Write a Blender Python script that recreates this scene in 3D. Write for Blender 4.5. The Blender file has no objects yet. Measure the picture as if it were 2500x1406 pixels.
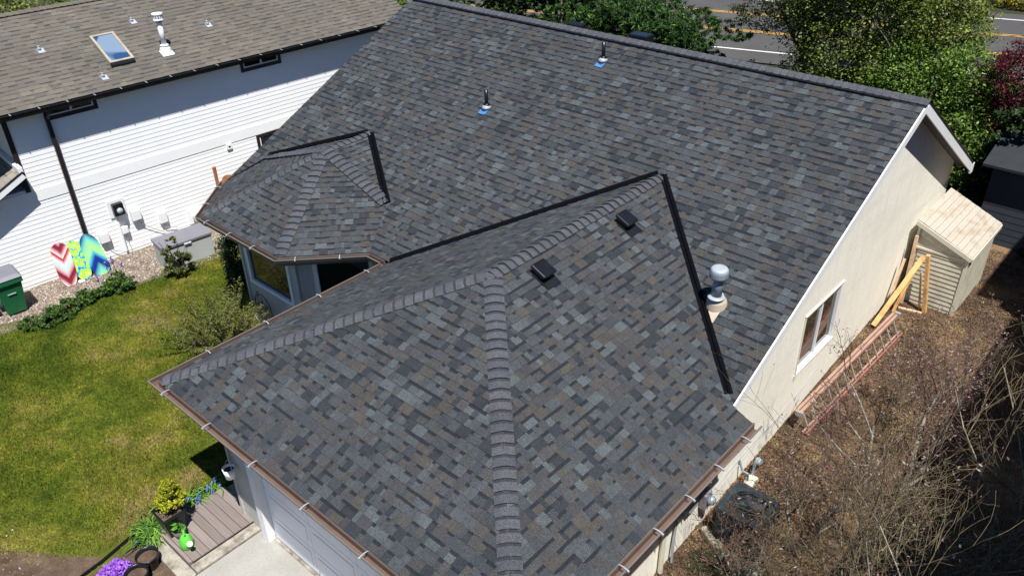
import bpy, math, random
import numpy as np
from mathutils import Vector, Matrix
R = random.Random(7)
NPR = np.random.RandomState(5)
sc = bpy.context.scene

# ------------------------------------------------------------------ camera
CAM = Vector((3.879, -14.614, 4.878)); YAW, PIT, ROL = math.radians(-42.687), math.radians(31.988), math.radians(-1.433)
FPX = 2026.0
fw = Vector((math.sin(YAW) * math.cos(PIT), math.cos(YAW) * math.cos(PIT), -math.sin(PIT)))
rt0 = Vector((math.cos(YAW), -math.sin(YAW), 0)); up0 = rt0.cross(fw)
rt = rt0 * math.cos(ROL) + up0 * math.sin(ROL); up = -rt0 * math.sin(ROL) + up0 * math.cos(ROL)
cd = bpy.data.cameras.new('camera'); cam = bpy.data.objects.new('camera', cd); sc.collection.objects.link(cam)
cam.matrix_world = Matrix((( rt.x, up.x, -fw.x, CAM.x), (rt.y, up.y, -fw.y, CAM.y), (rt.z, up.z, -fw.z, CAM.z), (0, 0, 0, 1)))
cd.sensor_width = 36; cd.lens = FPX / 2500 * 36; cd.clip_end = 800; cd.clip_start = .05
sc.camera = cam
# ------------------------------------------------------------------ light
SUN = Vector((.353, -.212, .911)).normalized()
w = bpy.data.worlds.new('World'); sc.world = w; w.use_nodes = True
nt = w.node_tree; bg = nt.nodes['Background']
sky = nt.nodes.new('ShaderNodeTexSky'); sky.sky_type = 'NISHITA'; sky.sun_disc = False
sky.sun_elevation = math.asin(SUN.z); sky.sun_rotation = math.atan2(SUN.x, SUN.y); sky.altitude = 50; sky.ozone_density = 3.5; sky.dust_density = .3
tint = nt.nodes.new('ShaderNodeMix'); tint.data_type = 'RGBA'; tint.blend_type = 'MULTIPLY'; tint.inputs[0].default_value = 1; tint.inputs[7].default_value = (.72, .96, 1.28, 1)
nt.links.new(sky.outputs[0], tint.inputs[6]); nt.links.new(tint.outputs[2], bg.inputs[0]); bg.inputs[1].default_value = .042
sl = bpy.data.lights.new('sun', 'SUN'); sl.energy = 4.6; sl.angle = math.radians(.53); sl.color = (1, .965, .91)
so = bpy.data.objects.new('sun', sl); sc.collection.objects.link(so)
so.rotation_euler = SUN.to_track_quat('Z', 'Y').to_euler()
sc.view_settings.view_transform = 'Standard'; sc.view_settings.look = 'None'; sc.view_settings.gamma = 1
sc.view_settings.exposure = .76; sc.view_settings.use_curve_mapping = False
sc.render.engine = 'CYCLES'; sc.cycles.max_bounces = 6; sc.cycles.transparent_max_bounces = 8

# ------------------------------------------------------------------ materials
class NB:
    def __init__(s, name):
        s.m = bpy.data.materials.new(name); s.m.use_nodes = True; s.t = s.m.node_tree; s.b = s.t.nodes['Principled BSDF']
    def n(s, typ, **k):
        q = s.t.nodes.new(typ)
        for a, v in k.items(): setattr(q, a, v)
        return q
    def l(s, a, b): s.t.links.new(a, b)
    def coord(s, kind='Object'):
        return s.n('ShaderNodeTexCoord').outputs[kind]
    def pos(s): return s.n('ShaderNodeNewGeometry').outputs['Position']
    def noise(s, scale, vec=None, detail=4, rough=.6, sc3=None):
        q = s.n('ShaderNodeTexNoise'); q.inputs['Scale'].default_value = scale; q.inputs['Detail'].default_value = detail; q.inputs['Roughness'].default_value = rough
        v = vec if vec is not None else s.coord()
        if sc3:
            mp = s.n('ShaderNodeMapping'); mp.inputs['Scale'].default_value = sc3; s.l(v, mp.inputs[0]); v = mp.outputs[0]
        s.l(v, q.inputs['Vector']); return q.outputs['Fac']
    def ramp(s, fac, stops):
        q = s.n('ShaderNodeValToRGB'); e = q.color_ramp.elements
        while len(e) < len(stops): e.new(.5)
        for i, (p, c) in enumerate(stops): e[i].position = p; e[i].color = (*c, 1) if len(c) == 3 else c
        s.l(fac, q.inputs[0]); return q.outputs[0]
    def mix(s, a, b, fac, mode='MIX'):
        q = s.n('ShaderNodeMix', data_type='RGBA', blend_type=mode)
        for sock, v in ((q.inputs[0], fac), (q.inputs[6], a), (q.inputs[7], b)):
            if isinstance(v, (int, float)): sock.default_value = v
            elif isinstance(v, tuple): sock.default_value = (*v, 1) if len(v) == 3 else v
            else: s.l(v, sock)
        return q.outputs[2]
    def math(s, op, a, b=0.):
        q = s.n('ShaderNodeMath', operation=op)
        for sock, v in ((q.inputs[0], a), (q.inputs[1], b)):
            if isinstance(v, (int, float)): sock.default_value = v
            else: s.l(v, sock)
        return q.outputs[0]
    def bump(s, fac, strength=.3, dist=.01):
        q = s.n('ShaderNodeBump'); q.inputs['Strength'].default_value = strength; q.inputs['Distance'].default_value = dist
        s.l(fac, q.inputs['Height']); s.l(q.outputs[0], s.b.inputs['Normal'])
    def col(s, c):
        if isinstance(c, tuple): s.b.inputs['Base Color'].default_value = (*c, 1)
        else: s.l(c, s.b.inputs['Base Color'])
    def set(s, rough=.7, metal=0, spec=.5):
        s.b.inputs['Roughness'].default_value = rough; s.b.inputs['Metallic'].default_value = metal; s.b.inputs['Specular IOR Level'].default_value = spec
        return s.m
M = {}
def simple(name, c, rough=.7, metal=0, var=.12, scale=6, spec=.4, bump=0, bscale=80):
    b = NB(name); f = b.noise(scale, b.pos(), 6)
    lo = tuple(x * (1 - var) for x in c); hi = tuple(min(1, x * (1 + var)) for x in c)
    b.col(b.ramp(f, [(.3, lo), (.7, hi)]))
    if bump: b.bump(b.noise(bscale, b.pos(), 3), bump)
    M[name] = b.set(rough, metal, spec); return M[name]
def attr_mat(name, rough=.9, grain=.5, gscale=190, patch=.16, patchscale=.9, spec=.25, trans=0, bump=.25):
    b = NB(name); a = b.n('ShaderNodeAttribute', attribute_name='col').outputs['Color']
    c = a
    if grain:
        g = b.noise(gscale, b.pos(), 2, .7); c = b.mix(c, b.ramp(g, [(.32, (1 - grain,) * 3), (.7, (1 + grain,) * 3)]), 1., 'MULTIPLY')
        if name == 'granules': c = b.mix(c, b.ramp(b.noise(16, b.pos(), 4, .7), [(.3, (.84, .84, .86)), (.7, (1.14, 1.12, 1.10))]), 1., 'MULTIPLY')
    if patch:
        g = b.noise(patchscale, b.pos(), 5, .6); c = b.mix(c, b.ramp(g, [(.3, (1 - patch,) * 3), (.7, (1 + patch,) * 3)]), 1., 'MULTIPLY')
    b.col(c)
    if bump and grain: b.bump(b.noise(gscale, b.pos(), 2), bump, .004)
    if trans:
        b.b.inputs['Transmission Weight'].default_value = 0
        b.b.inputs['Subsurface Weight'].default_value = 0
        tr = b.n('ShaderNodeBsdfTranslucent'); b.l(c, tr.inputs[0]); mx = b.n('ShaderNodeMixShader'); mx.inputs[0].default_value = trans
        out = b.t.nodes['Material Output']; b.l(b.b.outputs[0], mx.inputs[1]); b.l(tr.outputs[0], mx.inputs[2]); b.l(mx.outputs[0], out.inputs[0])
    M[name] = b.set(rough, 0, spec); return M[name]
attr_mat('granules', grain=.80, gscale=110, patch=.10)
attr_mat('tan_granules', grain=.35, gscale=160, patch=.12, patchscale=.7)
attr_mat('leaf', rough=.55, grain=0, patch=.25, patchscale=1.4, spec=.35, trans=.3)
attr_mat('petal', rough=.7, grain=0, patch=0, trans=.2)
attr_mat('stone', rough=.85, grain=.2, gscale=60, patch=0)
attr_mat('litter', rough=.9, grain=0, patch=.3, patchscale=1.2, trans=.1)
def bark(name, a, b2, scale):
    b = NB(name); f = b.noise(scale, b.pos(), 5, .7); b.col(b.ramp(f, [(.38, a), (.62, b2)])); b.bump(f, .4, .01); M[name] = b.set(.9, 0, .2)
bark('bark', (.05, .04, .032), (.13, .11, .09), 14)
bark('pale_bark', (.10, .09, .075), (.38, .36, .32), 9)
bark('mossy_bark', (.12, .105, .08), (.32, .30, .22), 9)
bark('red_twig', (.10, .055, .040), (.24, .15, .10), 7)
simple('asphalt_edge', (.012, .013, .016), .9)
simple('valley_metal', (.012, .014, .02), .45, .3, .3, 8)
simple('valley_metal', (.0022, .0026, .004), .8, 0, .3, 8, .06)
simple('white_trim', (.78, .79, .80), .45, 0, .03)
simple('white_vinyl', (.85, .86, .86), .45, 0, .025, 2)
simple('black_metal', (.011, .012, .015), .3, .1, .3)
simple('dark_trim', (.022, .016, .018), .35, 0, .2)
simple('black_plastic', (.008, .009, .012), .28, 0, .25)
simple('gutter_brown', (.118, .076, .060), .55, 0, .16, 2.2)
simple('gutter_lip', (.13, .115, .105), .5, 0, .1)
simple('galvanised', (.34, .38, .42), .6, .15, .12, 12)
simple('galvanised_blue', (.24, .31, .38), .45, .35, .15, 10)
simple('blue_film', (.07, .22, .45), .3, .2, .5, 22)
simple('cream_paint_pipe', (.42, .36, .28), .5, 0, .06)
simple('putty_grey', (.30, .31, .33), .5, 0, .05)
simple('lid_grey', (.165, .165, .19), .5, 0, .05)
simple('box_grey', (.40, .42, .41), .5, 0, .05)
simple('bin_green', (.012, .12, .045), .35, 0, .12)
simple('can_green', (.10, .50, .05), .3, 0, .08)
simple('cream_metal', (.60, .57, .47), .5, 0, .05)
simple('soil', (.09, .06, .045), .95, 0, .5, 30)
simple('concrete', (.40, .385, .36), .9, 0, .12, 1.6, .2, .2, 60)
simple('foundation', (.33, .32, .30), .9, 0, .2, 4, .2, .3, 40)
simple('ac_metal', (.028, .04, .05), .4, .3, .3, 6)
simple('rust_wood', (.30, .12, .05), .6, 0, .3, 5)
simple('slate_dark', (.018, .022, .026), .8, 0, .2, 4)
simple('dark_siding', (.042, .050, .068), .7, 0, .12, 3)
simple('ladder_orange', (.33, .205, .155), .6, 0, .14, 5)
simple('ladder_red', (.26, .10, .08), .6, 0, .2, 5)
simple('aluminium', (.42, .40, .37), .5, .5, .2, 9)
simple('soffit', (.10, .09, .085), .8)
simple('interior_dark', (.010, .010, .011), .6)
simple('curtain', (.30, .32, .30), .9)
simple('reddish_post', (.09, .035, .025), .8, 0, .3, 4)
def dirty(name, base, dirt, s, lo, hi, rough=.8, sc3=None, bumpv=.15, bs=70):
    b = NB(name); f = b.noise(s, b.pos(), 7, .68, sc3); c = b.ramp(f, [(lo, dirt), (hi, base)])
    g = b.noise(45, b.pos(), 3); c = b.mix(c, b.ramp(g, [(.3, (.88,) * 3), (.7, (1.08,) * 3)]), 1., 'MULTIPLY')
    if name == 'cream_wall':
        c = b.mix(c, b.ramp(b.noise(5, b.pos(), 5, .7, (1, 1.6, .22)), [(.30, (.90, .90, .91)), (.62, (1, 1, 1))]), 1., 'MULTIPLY'); c = b.mix(c, b.ramp(b.noise(13, b.pos(), 2, .5, (1, 1, .5)), [(.24, (.74, .74, .76)), (.30, (1, 1, 1))]), 1., 'MULTIPLY')
    b.col(c); b.bump(b.noise(bs, b.pos(), 3), bumpv, .006); M[name] = b.set(rough, 0, .25)
dirty('cream_wall', (.90, .875, .775), (.82, .795, .70), 1.3, .28, .55, .75, (1, .35, 2.2), .25, 48)
dirty('cream_siding', (.50, .49, .45), (.40, .40, .38), 2, .3, .6, .6)
dirty('shed_panel', (.56, .535, .43), (.40, .38, .31), 3, .3, .55, .6)
dirty('shed_roof', (.42, .38, .32), (.32, .25, .18), 3.6, .30, .50, .6, (1, .6, 1))
dirty('slab', (.33, .32, .295), (.27, .26, .235), 1.3, .3, .6, .85)
dirty('old_concrete', (.36, .33, .28), (.15, .13, .10), 5, .35, .6, .95)
dirty('mossy_stone', (.34, .32, .25), (.10, .10, .06), 6, .38, .6, .95)
dirty('lumber', (.60, .36, .14), (.33, .16, .07), 4, .3, .55, .6)
dirty('pale_lumber', (.62, .44, .28), (.40, .25, .15), 4, .3, .55, .6)
dirty('skylight_frame', (.36, .32, .25), (.25, .22, .17), 4, .3, .6, .6)
b = NB('deck_board'); f = b.noise(3, b.coord('Object'), 6, .7, (1, 26, 1)); g = b.n('ShaderNodeObjectInfo').outputs['Random']
b.col(b.mix(b.ramp(f, [(.3, (.155, .125, .112)), (.7, (.235, .20, .185))]), b.ramp(g, [(0, (.85,) * 3), (1, (1.15,) * 3)]), 1., 'MULTIPLY')); M['deck_board'] = b.set(.7, 0, .3)
b = NB('door_paint'); M['door_paint'] = b.set(.28, 0, .5); b.col((.80, .82, .86))
b = NB('window_glass'); b.col((.012, .014, .013)); f = b.noise(2.2, b.pos(), 2); b.bump(f, .04, .05); M['window_glass'] = b.set(.05, 0, .9)
b = NB('skylight_glass'); b.col(b.ramp(b.noise(.9, b.pos(), 1), [(.46, (.02, .06, .14)), (.5, (.16, .22, .30))])); M['skylight_glass'] = b.set(.06, 0, 1)
# ground: lawn / dirt / gravel by world position
def ground_mat(name, kind):
    b = NB(name); P = b.pos()
    if kind == 'lawn':
        n1 = b.noise(.62, P, 6, .62); n2 = b.noise(2.6, P, 5, .65)
        c = b.ramp(n1, [(.34, (.042, .062, .008)), (.45, (.074, .094, .012)), (.54, (.115, .118, .020)), (.64, (.16, .135, .052))])
        c = b.mix(c, b.ramp(n2, [(.3, (.62, .68, .6)), (.7, (1.35, 1.25, 1.2))]), 1., 'MULTIPLY')
    elif kind == 'dirt':
        n1 = b.noise(1.1, P, 8, .7); c = b.ramp(n1, [(.36, (.050, .031, .021)), (.48, (.095, .060, .038)), (.57, (.17, .11, .06)), (.70, (.23, .165, .08))])
        c = b.mix(c, b.ramp(b.noise(38, P, 5, .8), [(.3, (.45,) * 3), (.7, (1.6,) * 3)]), 1., 'MULTIPLY')
    elif kind == 'bed':
        n1 = b.noise(3, P, 8, .7); c = b.ramp(n1, [(.3, (.05, .032, .022)), (.7, (.14, .10, .07))])
        c = b.mix(c, b.ramp(b.noise(60, P, 5, .8), [(.3, (.6,) * 3), (.7, (1.5,) * 3)]), 1., 'MULTIPLY')
    elif kind == 'gravel':
        v = b.n('ShaderNodeTexVoronoi'); v.inputs['Scale'].default_value = 38; b.l(P, v.inputs['Vector'])
        c = b.mix(b.ramp(b.n('ShaderNodeSeparateColor').outputs[0], [(0, (1, 1, 1)), (1, (1, 1, 1))]), b.ramp(b.noise(2, P, 6), [(.35, (.10, .08, .06)), (.65, (.27, .225, .18))]), 1., 'MULTIPLY')
        c = b.mix(c, v.outputs['Color'], .16, 'MULTIPLY'); b.bump(v.outputs['Distance'], .6, .02)
    elif kind == 'asphalt':
        c = b.ramp(b.noise(.5, P, 8, .7), [(.3, (.062, .060, .060)), (.7, (.085, .082, .080))])
        c = b.mix(c, b.ramp(b.noise(70, P, 3, .8), [(.3, (.8,) * 3), (.7, (1.2,) * 3)]), 1., 'MULTIPLY')
    elif kind == 'far':
        c = b.ramp(b.noise(.5, P, 8, .7), [(.3, (.02, .028, .012)), (.7, (.06, .06, .03))])
    b.col(c)
    if kind != 'gravel': b.bump(b.noise(30, P, 6, .8), .5, .03)
    M[name] = b.set(.95, 0, .15)
for k in ('lawn', 'dirt', 'bed', 'gravel', 'asphalt', 'far'): ground_mat('ground_' + k, k)
b = NB('grass_blade'); P = b.pos(); n1 = b.noise(.62, P, 6, .62); n2 = b.noise(2.6, P, 5, .65)
c = b.ramp(n1, [(.34, (.062, .102, .009)), (.45, (.112, .150, .015)), (.54, (.178, .188, .028)), (.64, (.26, .215, .085))])
c = b.mix(c, b.ramp(n2, [(.3, (.6, .66, .6)), (.7, (1.35, 1.25, 1.2))]), 1., 'MULTIPLY')
c = b.mix(c, b.ramp(b.noise(17, P, 2), [(.35, (.58, .62, .6)), (.65, (1.4, 1.34, 1.3))]), 1., 'MULTIPLY')
b.col(c); M['grass_blade'] = b.set(.8, 0, .15)
simple('paint_white', (.62, .62, .60), .8, 0, .12, 8)
simple('paint_yellow', (.55, .30, .03), .8, 0, .12, 8)
def chevron(name, stops, freq, slope, off, blotch=False):
    b = NB(name); P = b.coord('Object'); s = b.n('ShaderNodeSeparateXYZ'); b.l(P, s.inputs[0])
    if blotch:
        f = b.noise(7, P, 7, .62); c = b.ramp(f, [(.40, (.02, .10, .45)), (.455, (.05, .40, .60)), (.475, (.30, .62, .02)), (.56, (.36, .60, .02)), (.575, (.75, .85, .5)), (.60, (.25, .55, .05))])
    else:
        v = b.math('ADD', b.math('MULTIPLY', s.outputs[1], freq), b.math('MULTIPLY', b.math('ABSOLUTE', s.outputs[0]), slope)); v = b.math('ADD', v, off)
        v = b.math('ADD', v, b.math('MULTIPLY', b.noise(9, P, 3), .06)); v = b.math('FRACT', v); c = b.ramp(v, stops)
    b.col(c); M[name] = b.set(.25, 0, .5)
chevron('board_red', [(0, (.62, .58, .56)), (.2, (.28, .02, .03)), (.34, (.10, .01, .02)), (.46, (.55, .25, .28)), (.62, (.36, .62, .55)), (.78, (.62, .60, .58)), (.92, (.40, .04, .05))], 1.25, -1.6, .1)
chevron('board_lime', None, 1, 1, 0, True)
chevron('board_blue', [(0, (.25, .60, .22)), (.2, (.10, .40, .40)), (.38, (.005, .02, .14)), (.55, (.01, .03, .25)), (.68, (.05, .35, .40)), (.82, (.30, .65, .22)), (1, (.25, .60, .22))], 1.25, 1.6, -.1)

# ------------------------------------------------------------------ mesh helpers
def V(*a): return Vector(a)
class MB:
    def __init__(s): s.v = []; s.f = []; s.c = []; s.mi = []; s.cur = 0; s.smooth = False
    def face(s, pts, col=None, mi=None):
        i = len(s.v); s.v += [tuple(p) for p in pts]; s.f.append(tuple(range(i, i + len(pts)))); s.c.append(col); s.mi.append(s.cur if mi is None else mi); return s
    def mesh(s, vs, fs, col=None):
        i = len(s.v); s.v += [tuple(p) for p in vs]
        for f in fs: s.f.append(tuple(j + i for j in f)); s.c.append(col); s.mi.append(s.cur)
        return s
    def box(s, a, b, col=None):
        x0, y0, z0 = a; x1, y1, z1 = b
        vs = [(x0, y0, z0), (x1, y0, z0), (x1, y1, z0), (x0, y1, z0), (x0, y0, z1), (x1, y0, z1), (x1, y1, z1), (x0, y1, z1)]
        return s.mesh(vs, [(3, 2, 1, 0), (4, 5, 6, 7), (0, 1, 5, 4), (1, 2, 6, 5), (2, 3, 7, 6), (3, 0, 4, 7)], col)
    def obox(s, o, ax, ay, az, col=None):
        # box from a corner-centred frame: o centre, ax/ay/az half vectors
        o, ax, ay, az = Vector(o), Vector(ax), Vector(ay), Vector(az)
        vs = [o + ax * i + ay * j + az * k for k in (-1, 1) for i, j in ((-1, -1), (1, -1), (1, 1), (-1, 1))]
        return s.mesh(vs, [(3, 2, 1, 0), (4, 5, 6, 7), (0, 1, 5, 4), (1, 2, 6, 5), (2, 3, 7, 6), (3, 0, 4, 7)], col)
    def beam(s, a, b, wd, ht, upv=(0, 0, 1), col=None):
        a, b = Vector(a), Vector(b); d = (b - a); L = d.length; d.normalize(); u = Vector(upv); sd = d.cross(u)
        if sd.length < 1e-4: sd = d.cross(Vector((1, 0, 0)))
        sd.normalize(); u = sd.cross(d).normalized()
        return s.obox((a + b) / 2, d * L / 2, sd * wd / 2, u * ht / 2, col)
    def tube(s, pts, rad, n=6, cap=True, col=None):
        pts = [Vector(p) for p in pts]; rr = rad if isinstance(rad, (list, tuple)) else [rad] * len(pts)
        rings = []; ref = None
        for i, p in enumerate(pts):
            d = (pts[min(i + 1, len(pts) - 1)] - pts[max(i - 1, 0)]); d = d.normalized() if d.length > 1e-9 else Vector((0, 0, 1))
            if ref is None: ref = Vector((0, 0, 1)) if abs(d.z) < .9 else Vector((1, 0, 0))
            a = d.cross(ref)
            if a.length < 1e-4: a = d.cross(Vector((.3, 1, .2)))
            a.normalize(); b_ = a.cross(d).normalized(); ref = b_
            rings.append([p + (a * math.cos(t) + b_ * math.sin(t)) * rr[i] for t in [k * 2 * math.pi / n for k in range(n)]])
        vs = [q for r_ in rings for q in r_]; fs = []
        for i in range(len(pts) - 1):
            for k in range(n):
                k2 = (k + 1) % n; fs.append((i * n + k, i * n + k2, (i + 1) * n + k2, (i + 1) * n + k))
        if cap: fs.append(tuple(range(n))[::-1]); fs.append(tuple((len(pts) - 1) * n + k for k in range(n)))
        return s.mesh(vs, fs, col)
    def lathe(s, o, prof, n=20, axis=None, col=None, cap=True):
        # prof: (radius, height); axis frame
        o = Vector(o); z = Vector(axis).normalized() if axis else Vector((0, 0, 1)); x = z.orthogonal().normalized(); y = z.cross(x)
        vs = []; fs = []
        for r_, h in prof:
            for k in range(n): t = 2 * math.pi * k / n; vs.append(o + z * h + (x * math.cos(t) + y * math.sin(t)) * r_)
        for i in range(len(prof) - 1):
            for k in range(n): k2 = (k + 1) % n; fs.append((i * n + k, i * n + k2, (i + 1) * n + k2, (i + 1) * n + k))
        if cap:
            if prof[0][0] > 1e-4: fs.append(tuple(range(n))[::-1])
            if prof[-1][0] > 1e-4: fs.append(tuple((len(prof) - 1) * n + k for k in range(n)))
        return s.mesh(vs, fs, col)
    def build(s, name, mats, parent=None, org=None, smooth=None, bevel=0):
        me = bpy.data.meshes.new(name)
        if org is None: org = parent_org(parent)
        vs = [(p[0] - org[0], p[1] - org[1], p[2] - org[2]) for p in s.v]
        me.from_pydata(vs, [], s.f)
        if any(c is not None for c in s.c):
            at = me.color_attributes.new('col', 'FLOAT_COLOR', 'CORNER'); arr = np.ones((len(me.loops), 4), np.float32); k = 0
            for f, c in zip(s.f, s.c):
                arr[k:k + len(f), :3] = c if c is not None else (.1, .1, .1); k += len(f)
            at.data.foreach_set('color', arr.ravel())
        for m_ in (mats if isinstance(mats, (list, tuple)) else [mats]): me.materials.append(M[m_])
        if max(s.mi, default=0) > 0: me.polygons.foreach_set('material_index', s.mi)
        if smooth or (smooth is None and s.smooth): me.polygons.foreach_set('use_smooth', [True] * len(me.polygons))
        me.update()
        o = bpy.data.objects.new(name, me); sc.collection.objects.link(o)
        if parent is not None: o.parent = parent
        elif org != (0, 0, 0): o.location = org
        if bevel:
            md = o.modifiers.new('bevel', 'BEVEL'); md.width = bevel; md.segments = 2; md.limit_method = 'ANGLE'
        return o
ORG = {}
def parent_org(p):
    if p is None: return (0, 0, 0)
    while p.parent is not None: p = p.parent
    return ORG.get(p.name, (0, 0, 0))
def tag(o, label=None, cat=None, group=None, kind=None):
    if label: o['label'] = label
    if cat: o['category'] = cat
    if group: o['group'] = group
    if kind: o['kind'] = kind
    return o
def thing(name, loc, label, cat, group=None, rot=0, local=False):
    o = bpy.data.objects.new(name, None); sc.collection.objects.link(o); o.location = loc; o.rotation_euler = (0, 0, rot); o.empty_display_size = .2
    ORG[o.name] = (0, 0, 0) if local else tuple(loc)
    return tag(o, label, cat, group)
def copy_tree(o, parent=None):
    kids = list(o.children); c = o.copy(); sc.collection.objects.link(c); c.parent = parent
    for k in kids: copy_tree(k, c)
    return c
def npmesh(name, verts, faces, mat, cols=None, parent=None, loc=(0, 0, 0), smooth=False):
    # verts (n,3), faces (m,k), cols per face (m,3)
    me = bpy.data.meshes.new(name); n = len(verts); m_, k = faces.shape
    org = parent_org(parent) if parent is not None else loc
    me.vertices.add(n); me.vertices.foreach_set('co', (verts - np.array(org)).astype(np.float32).ravel())
    me.loops.add(m_ * k); me.loops.foreach_set('vertex_index', faces.astype(np.int32).ravel())
    me.polygons.add(m_); me.polygons.foreach_set('loop_start', (np.arange(m_) * k).astype(np.int32))
    if cols is not None:
        at = me.color_attributes.new('col', 'FLOAT_COLOR', 'CORNER'); arr = np.ones((m_ * k, 4), np.float32); arr[:, :3] = np.repeat(cols, k, axis=0)
        at.data.foreach_set('color', arr.ravel())
    me.materials.append(M[mat]); me.update(calc_edges=True)
    o = bpy.data.objects.new(name, me); sc.collection.objects.link(o)
    if parent is not None: o.parent = parent
    else: o.location = loc
    return o
def pix(p):
    d = Vector(p) - CAM; z = d.dot(fw)
    return (.5 + FPX * d.dot(rt) / z / 2500, .5 - FPX * d.dot(up) / z / 1406, z) if z > .1 else (9, 9, 1)
def clip(poly, a, b, c):   # keep a*x+b*y+c >= 0
    out = []
    for i in range(len(poly)):
        p, q = poly[i], poly[(i + 1) % len(poly)]; dp = a * p[0] + b * p[1] + c; dq = a * q[0] + b * q[1] + c
        if dp >= 0: out.append(p)
        if (dp >= 0) != (dq >= 0): t = dp / (dp - dq); out.append((p[0] + (q[0] - p[0]) * t, p[1] + (q[1] - p[1]) * t))
    return out
def clip_convex(poly, conv):
    for i in range(len(conv)):
        p, q = conv[i], conv[(i + 1) % len(conv)]
        poly = clip(poly, -(q[1] - p[1]), q[0] - p[0], (q[1] - p[1]) * p[0] - (q[0] - p[0]) * p[1])
        if len(poly) < 3: return []
    return poly
def area2(poly): return sum(poly[i][0] * poly[(i + 1) % len(poly)][1] - poly[(i + 1) % len(poly)][0] * poly[i][1] for i in range(len(poly))) / 2

# ------------------------------------------------------------------ ground
def gz(x, y):
    l = -5.74
    r = -5.2 + max(-.25, min(.28, .075 * (y + 3)))
    t = max(0, min(1, (x + 1.9) / 1.5)); t = t * t * (3 - 2 * t)
    z = l + (r - l) * t
    if y > 6: u = min(1, (y - 6) / 8); z = z * (1 - u) + (-5.52) * u
    if y > 2 and x < -3: z = z
    return z
def gpoly(name, poly, mat, dz, kind='structure', step=.5, rel=None):
    xs = [p[0] for p in poly]; ys = [p[1] for p in poly]; conv = poly if area2(poly) > 0 else poly[::-1]
    mb = MB(); x = min(xs)
    while x < max(xs):
        y = min(ys)
        while y < max(ys):
            q = clip_convex([(x, y), (x + step, y), (x + step, y + step), (x, y + step)], conv)
            if len(q) >= 3 and area2(q) > 1e-6: mb.face([(a, b_, gz(a, b_) + dz) for a, b_ in q])
            y += step
        x += step
    o = mb.build(name, mat); me = o.data
    import bmesh
    bm = bmesh.new(); bm.from_mesh(me); bmesh.ops.remove_doubles(bm, verts=bm.verts, dist=1e-4); bm.to_mesh(me); bm.free(); me.polygons.foreach_set('use_smooth', [True] * len(me.polygons))
    return tag(o, kind=kind)
mb = MB(); st = 4.0
gx = [-260, -160, -100, -60, -40] + [-28 + 1 * i for i in range(41)] + [16, 24, 40, 80, 160, 260]; gy = [-120, -60, -30] + [-18 + 1 * i for i in range(36)] + [20, 26, 40, 70, 120, 200, 300]
vs = [(x, y, gz(x, y)) for y in gy for x in gx]; nx = len(gx)
fs = [(j * nx + i, j * nx + i + 1, (j + 1) * nx + i + 1, (j + 1) * nx + i) for j in range(len(gy) - 1) for i in range(nx - 1)]
tag(mb.mesh(vs, fs).build('ground', 'ground_far', smooth=True), kind='structure')
gpoly('yard_dirt', [(-3, -16), (9, -16), (9, 9), (-3, 9)], 'ground_dirt', .006)
LAWN = [(-6.9, -14.5), (-6.9, -5.2), (-15.0, -5.2), (-15.0, -7.0), (-15.75, -12.2), (-15.75, -14.5)]
gpoly('lawn', [(-6.0, -14.6), (-6.0, -4.9), (-14.9, -4.9), (-15.0, -7.6), (-15.7, -11.0), (-15.9, -14.6)], 'ground_lawn', .008)
gpoly('gravel_path', [(-18.6, -14), (-15.5, -14), (-14.7, -7.2), (-14.4, -3.6), (-18.6, 4)], 'ground_gravel', .014)
gpoly('flower_bed', [(-7.3, -11.55), (-7.02, -13.2), (-7.0, -14.5), (-5.0, -14.5), (-5.0, -11.2)], 'ground_bed', .018)
gpoly('bare_earth', [(-10.2, -14.6), (-9.3, -13.95), (-8.5, -13.1), (-7.85, -12.4), (-7.32, -11.85), (-7.0, -13.2), (-7.0, -14.6)], 'ground_bed', .0125, step=.25)
gpoly('shrub_bed', [(-12.6, -6.9), (-9.6, -8.3), (-8.8, -7.9), (-7.0, -9.0), (-7.0, -5.5), (-12.6, -5.5)], 'ground_bed', .022, step=.25)
# driveway slab and concrete apron
mb = MB(); mb.box((-5.70, -13.2, gz(-6, -11) - .1), (-3.9, -10.40, -5.675)); mb.box((-3.885, -13.2, -5.85), (-2.1, -10.40, -5.675)); mb.box((-2.085, -13.2, -5.85), (-.3, -10.40, -5.675))
tag(mb.build('driveway', 'slab'), kind='structure')
# road
rd = Vector((1, .31, 0)).normalized(); rn = Vector((-.31, 1, 0)).normalized(); r0 = Vector((-12.5, 18.15, -5.46))
def strip(name, o0, o1, z, mat, a=-120, b_=120):
    q = [r0 + rd * a + rn * o0, r0 + rd * b_ + rn * o0, r0 + rd * b_ + rn * o1, r0 + rd * a + rn * o1]
    o = MB().face([(p.x, p.y, -5.46 + z) for p in q]).build(name, mat); return tag(o, kind='structure')
strip('road', -1.6, 10.2, 0, 'ground_asphalt')
for k, (o0, m_) in enumerate([(-.06, 'paint_white'), (2.86, 'paint_yellow'), (3.06, 'paint_yellow'), (6.0, 'paint_yellow'), (6.2, 'paint_yellow'), (9.0, 'paint_white')]):
    strip('road_marking', o0, o0 + (.13 if m_ == 'paint_white' else .09), .004, m_)

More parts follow.
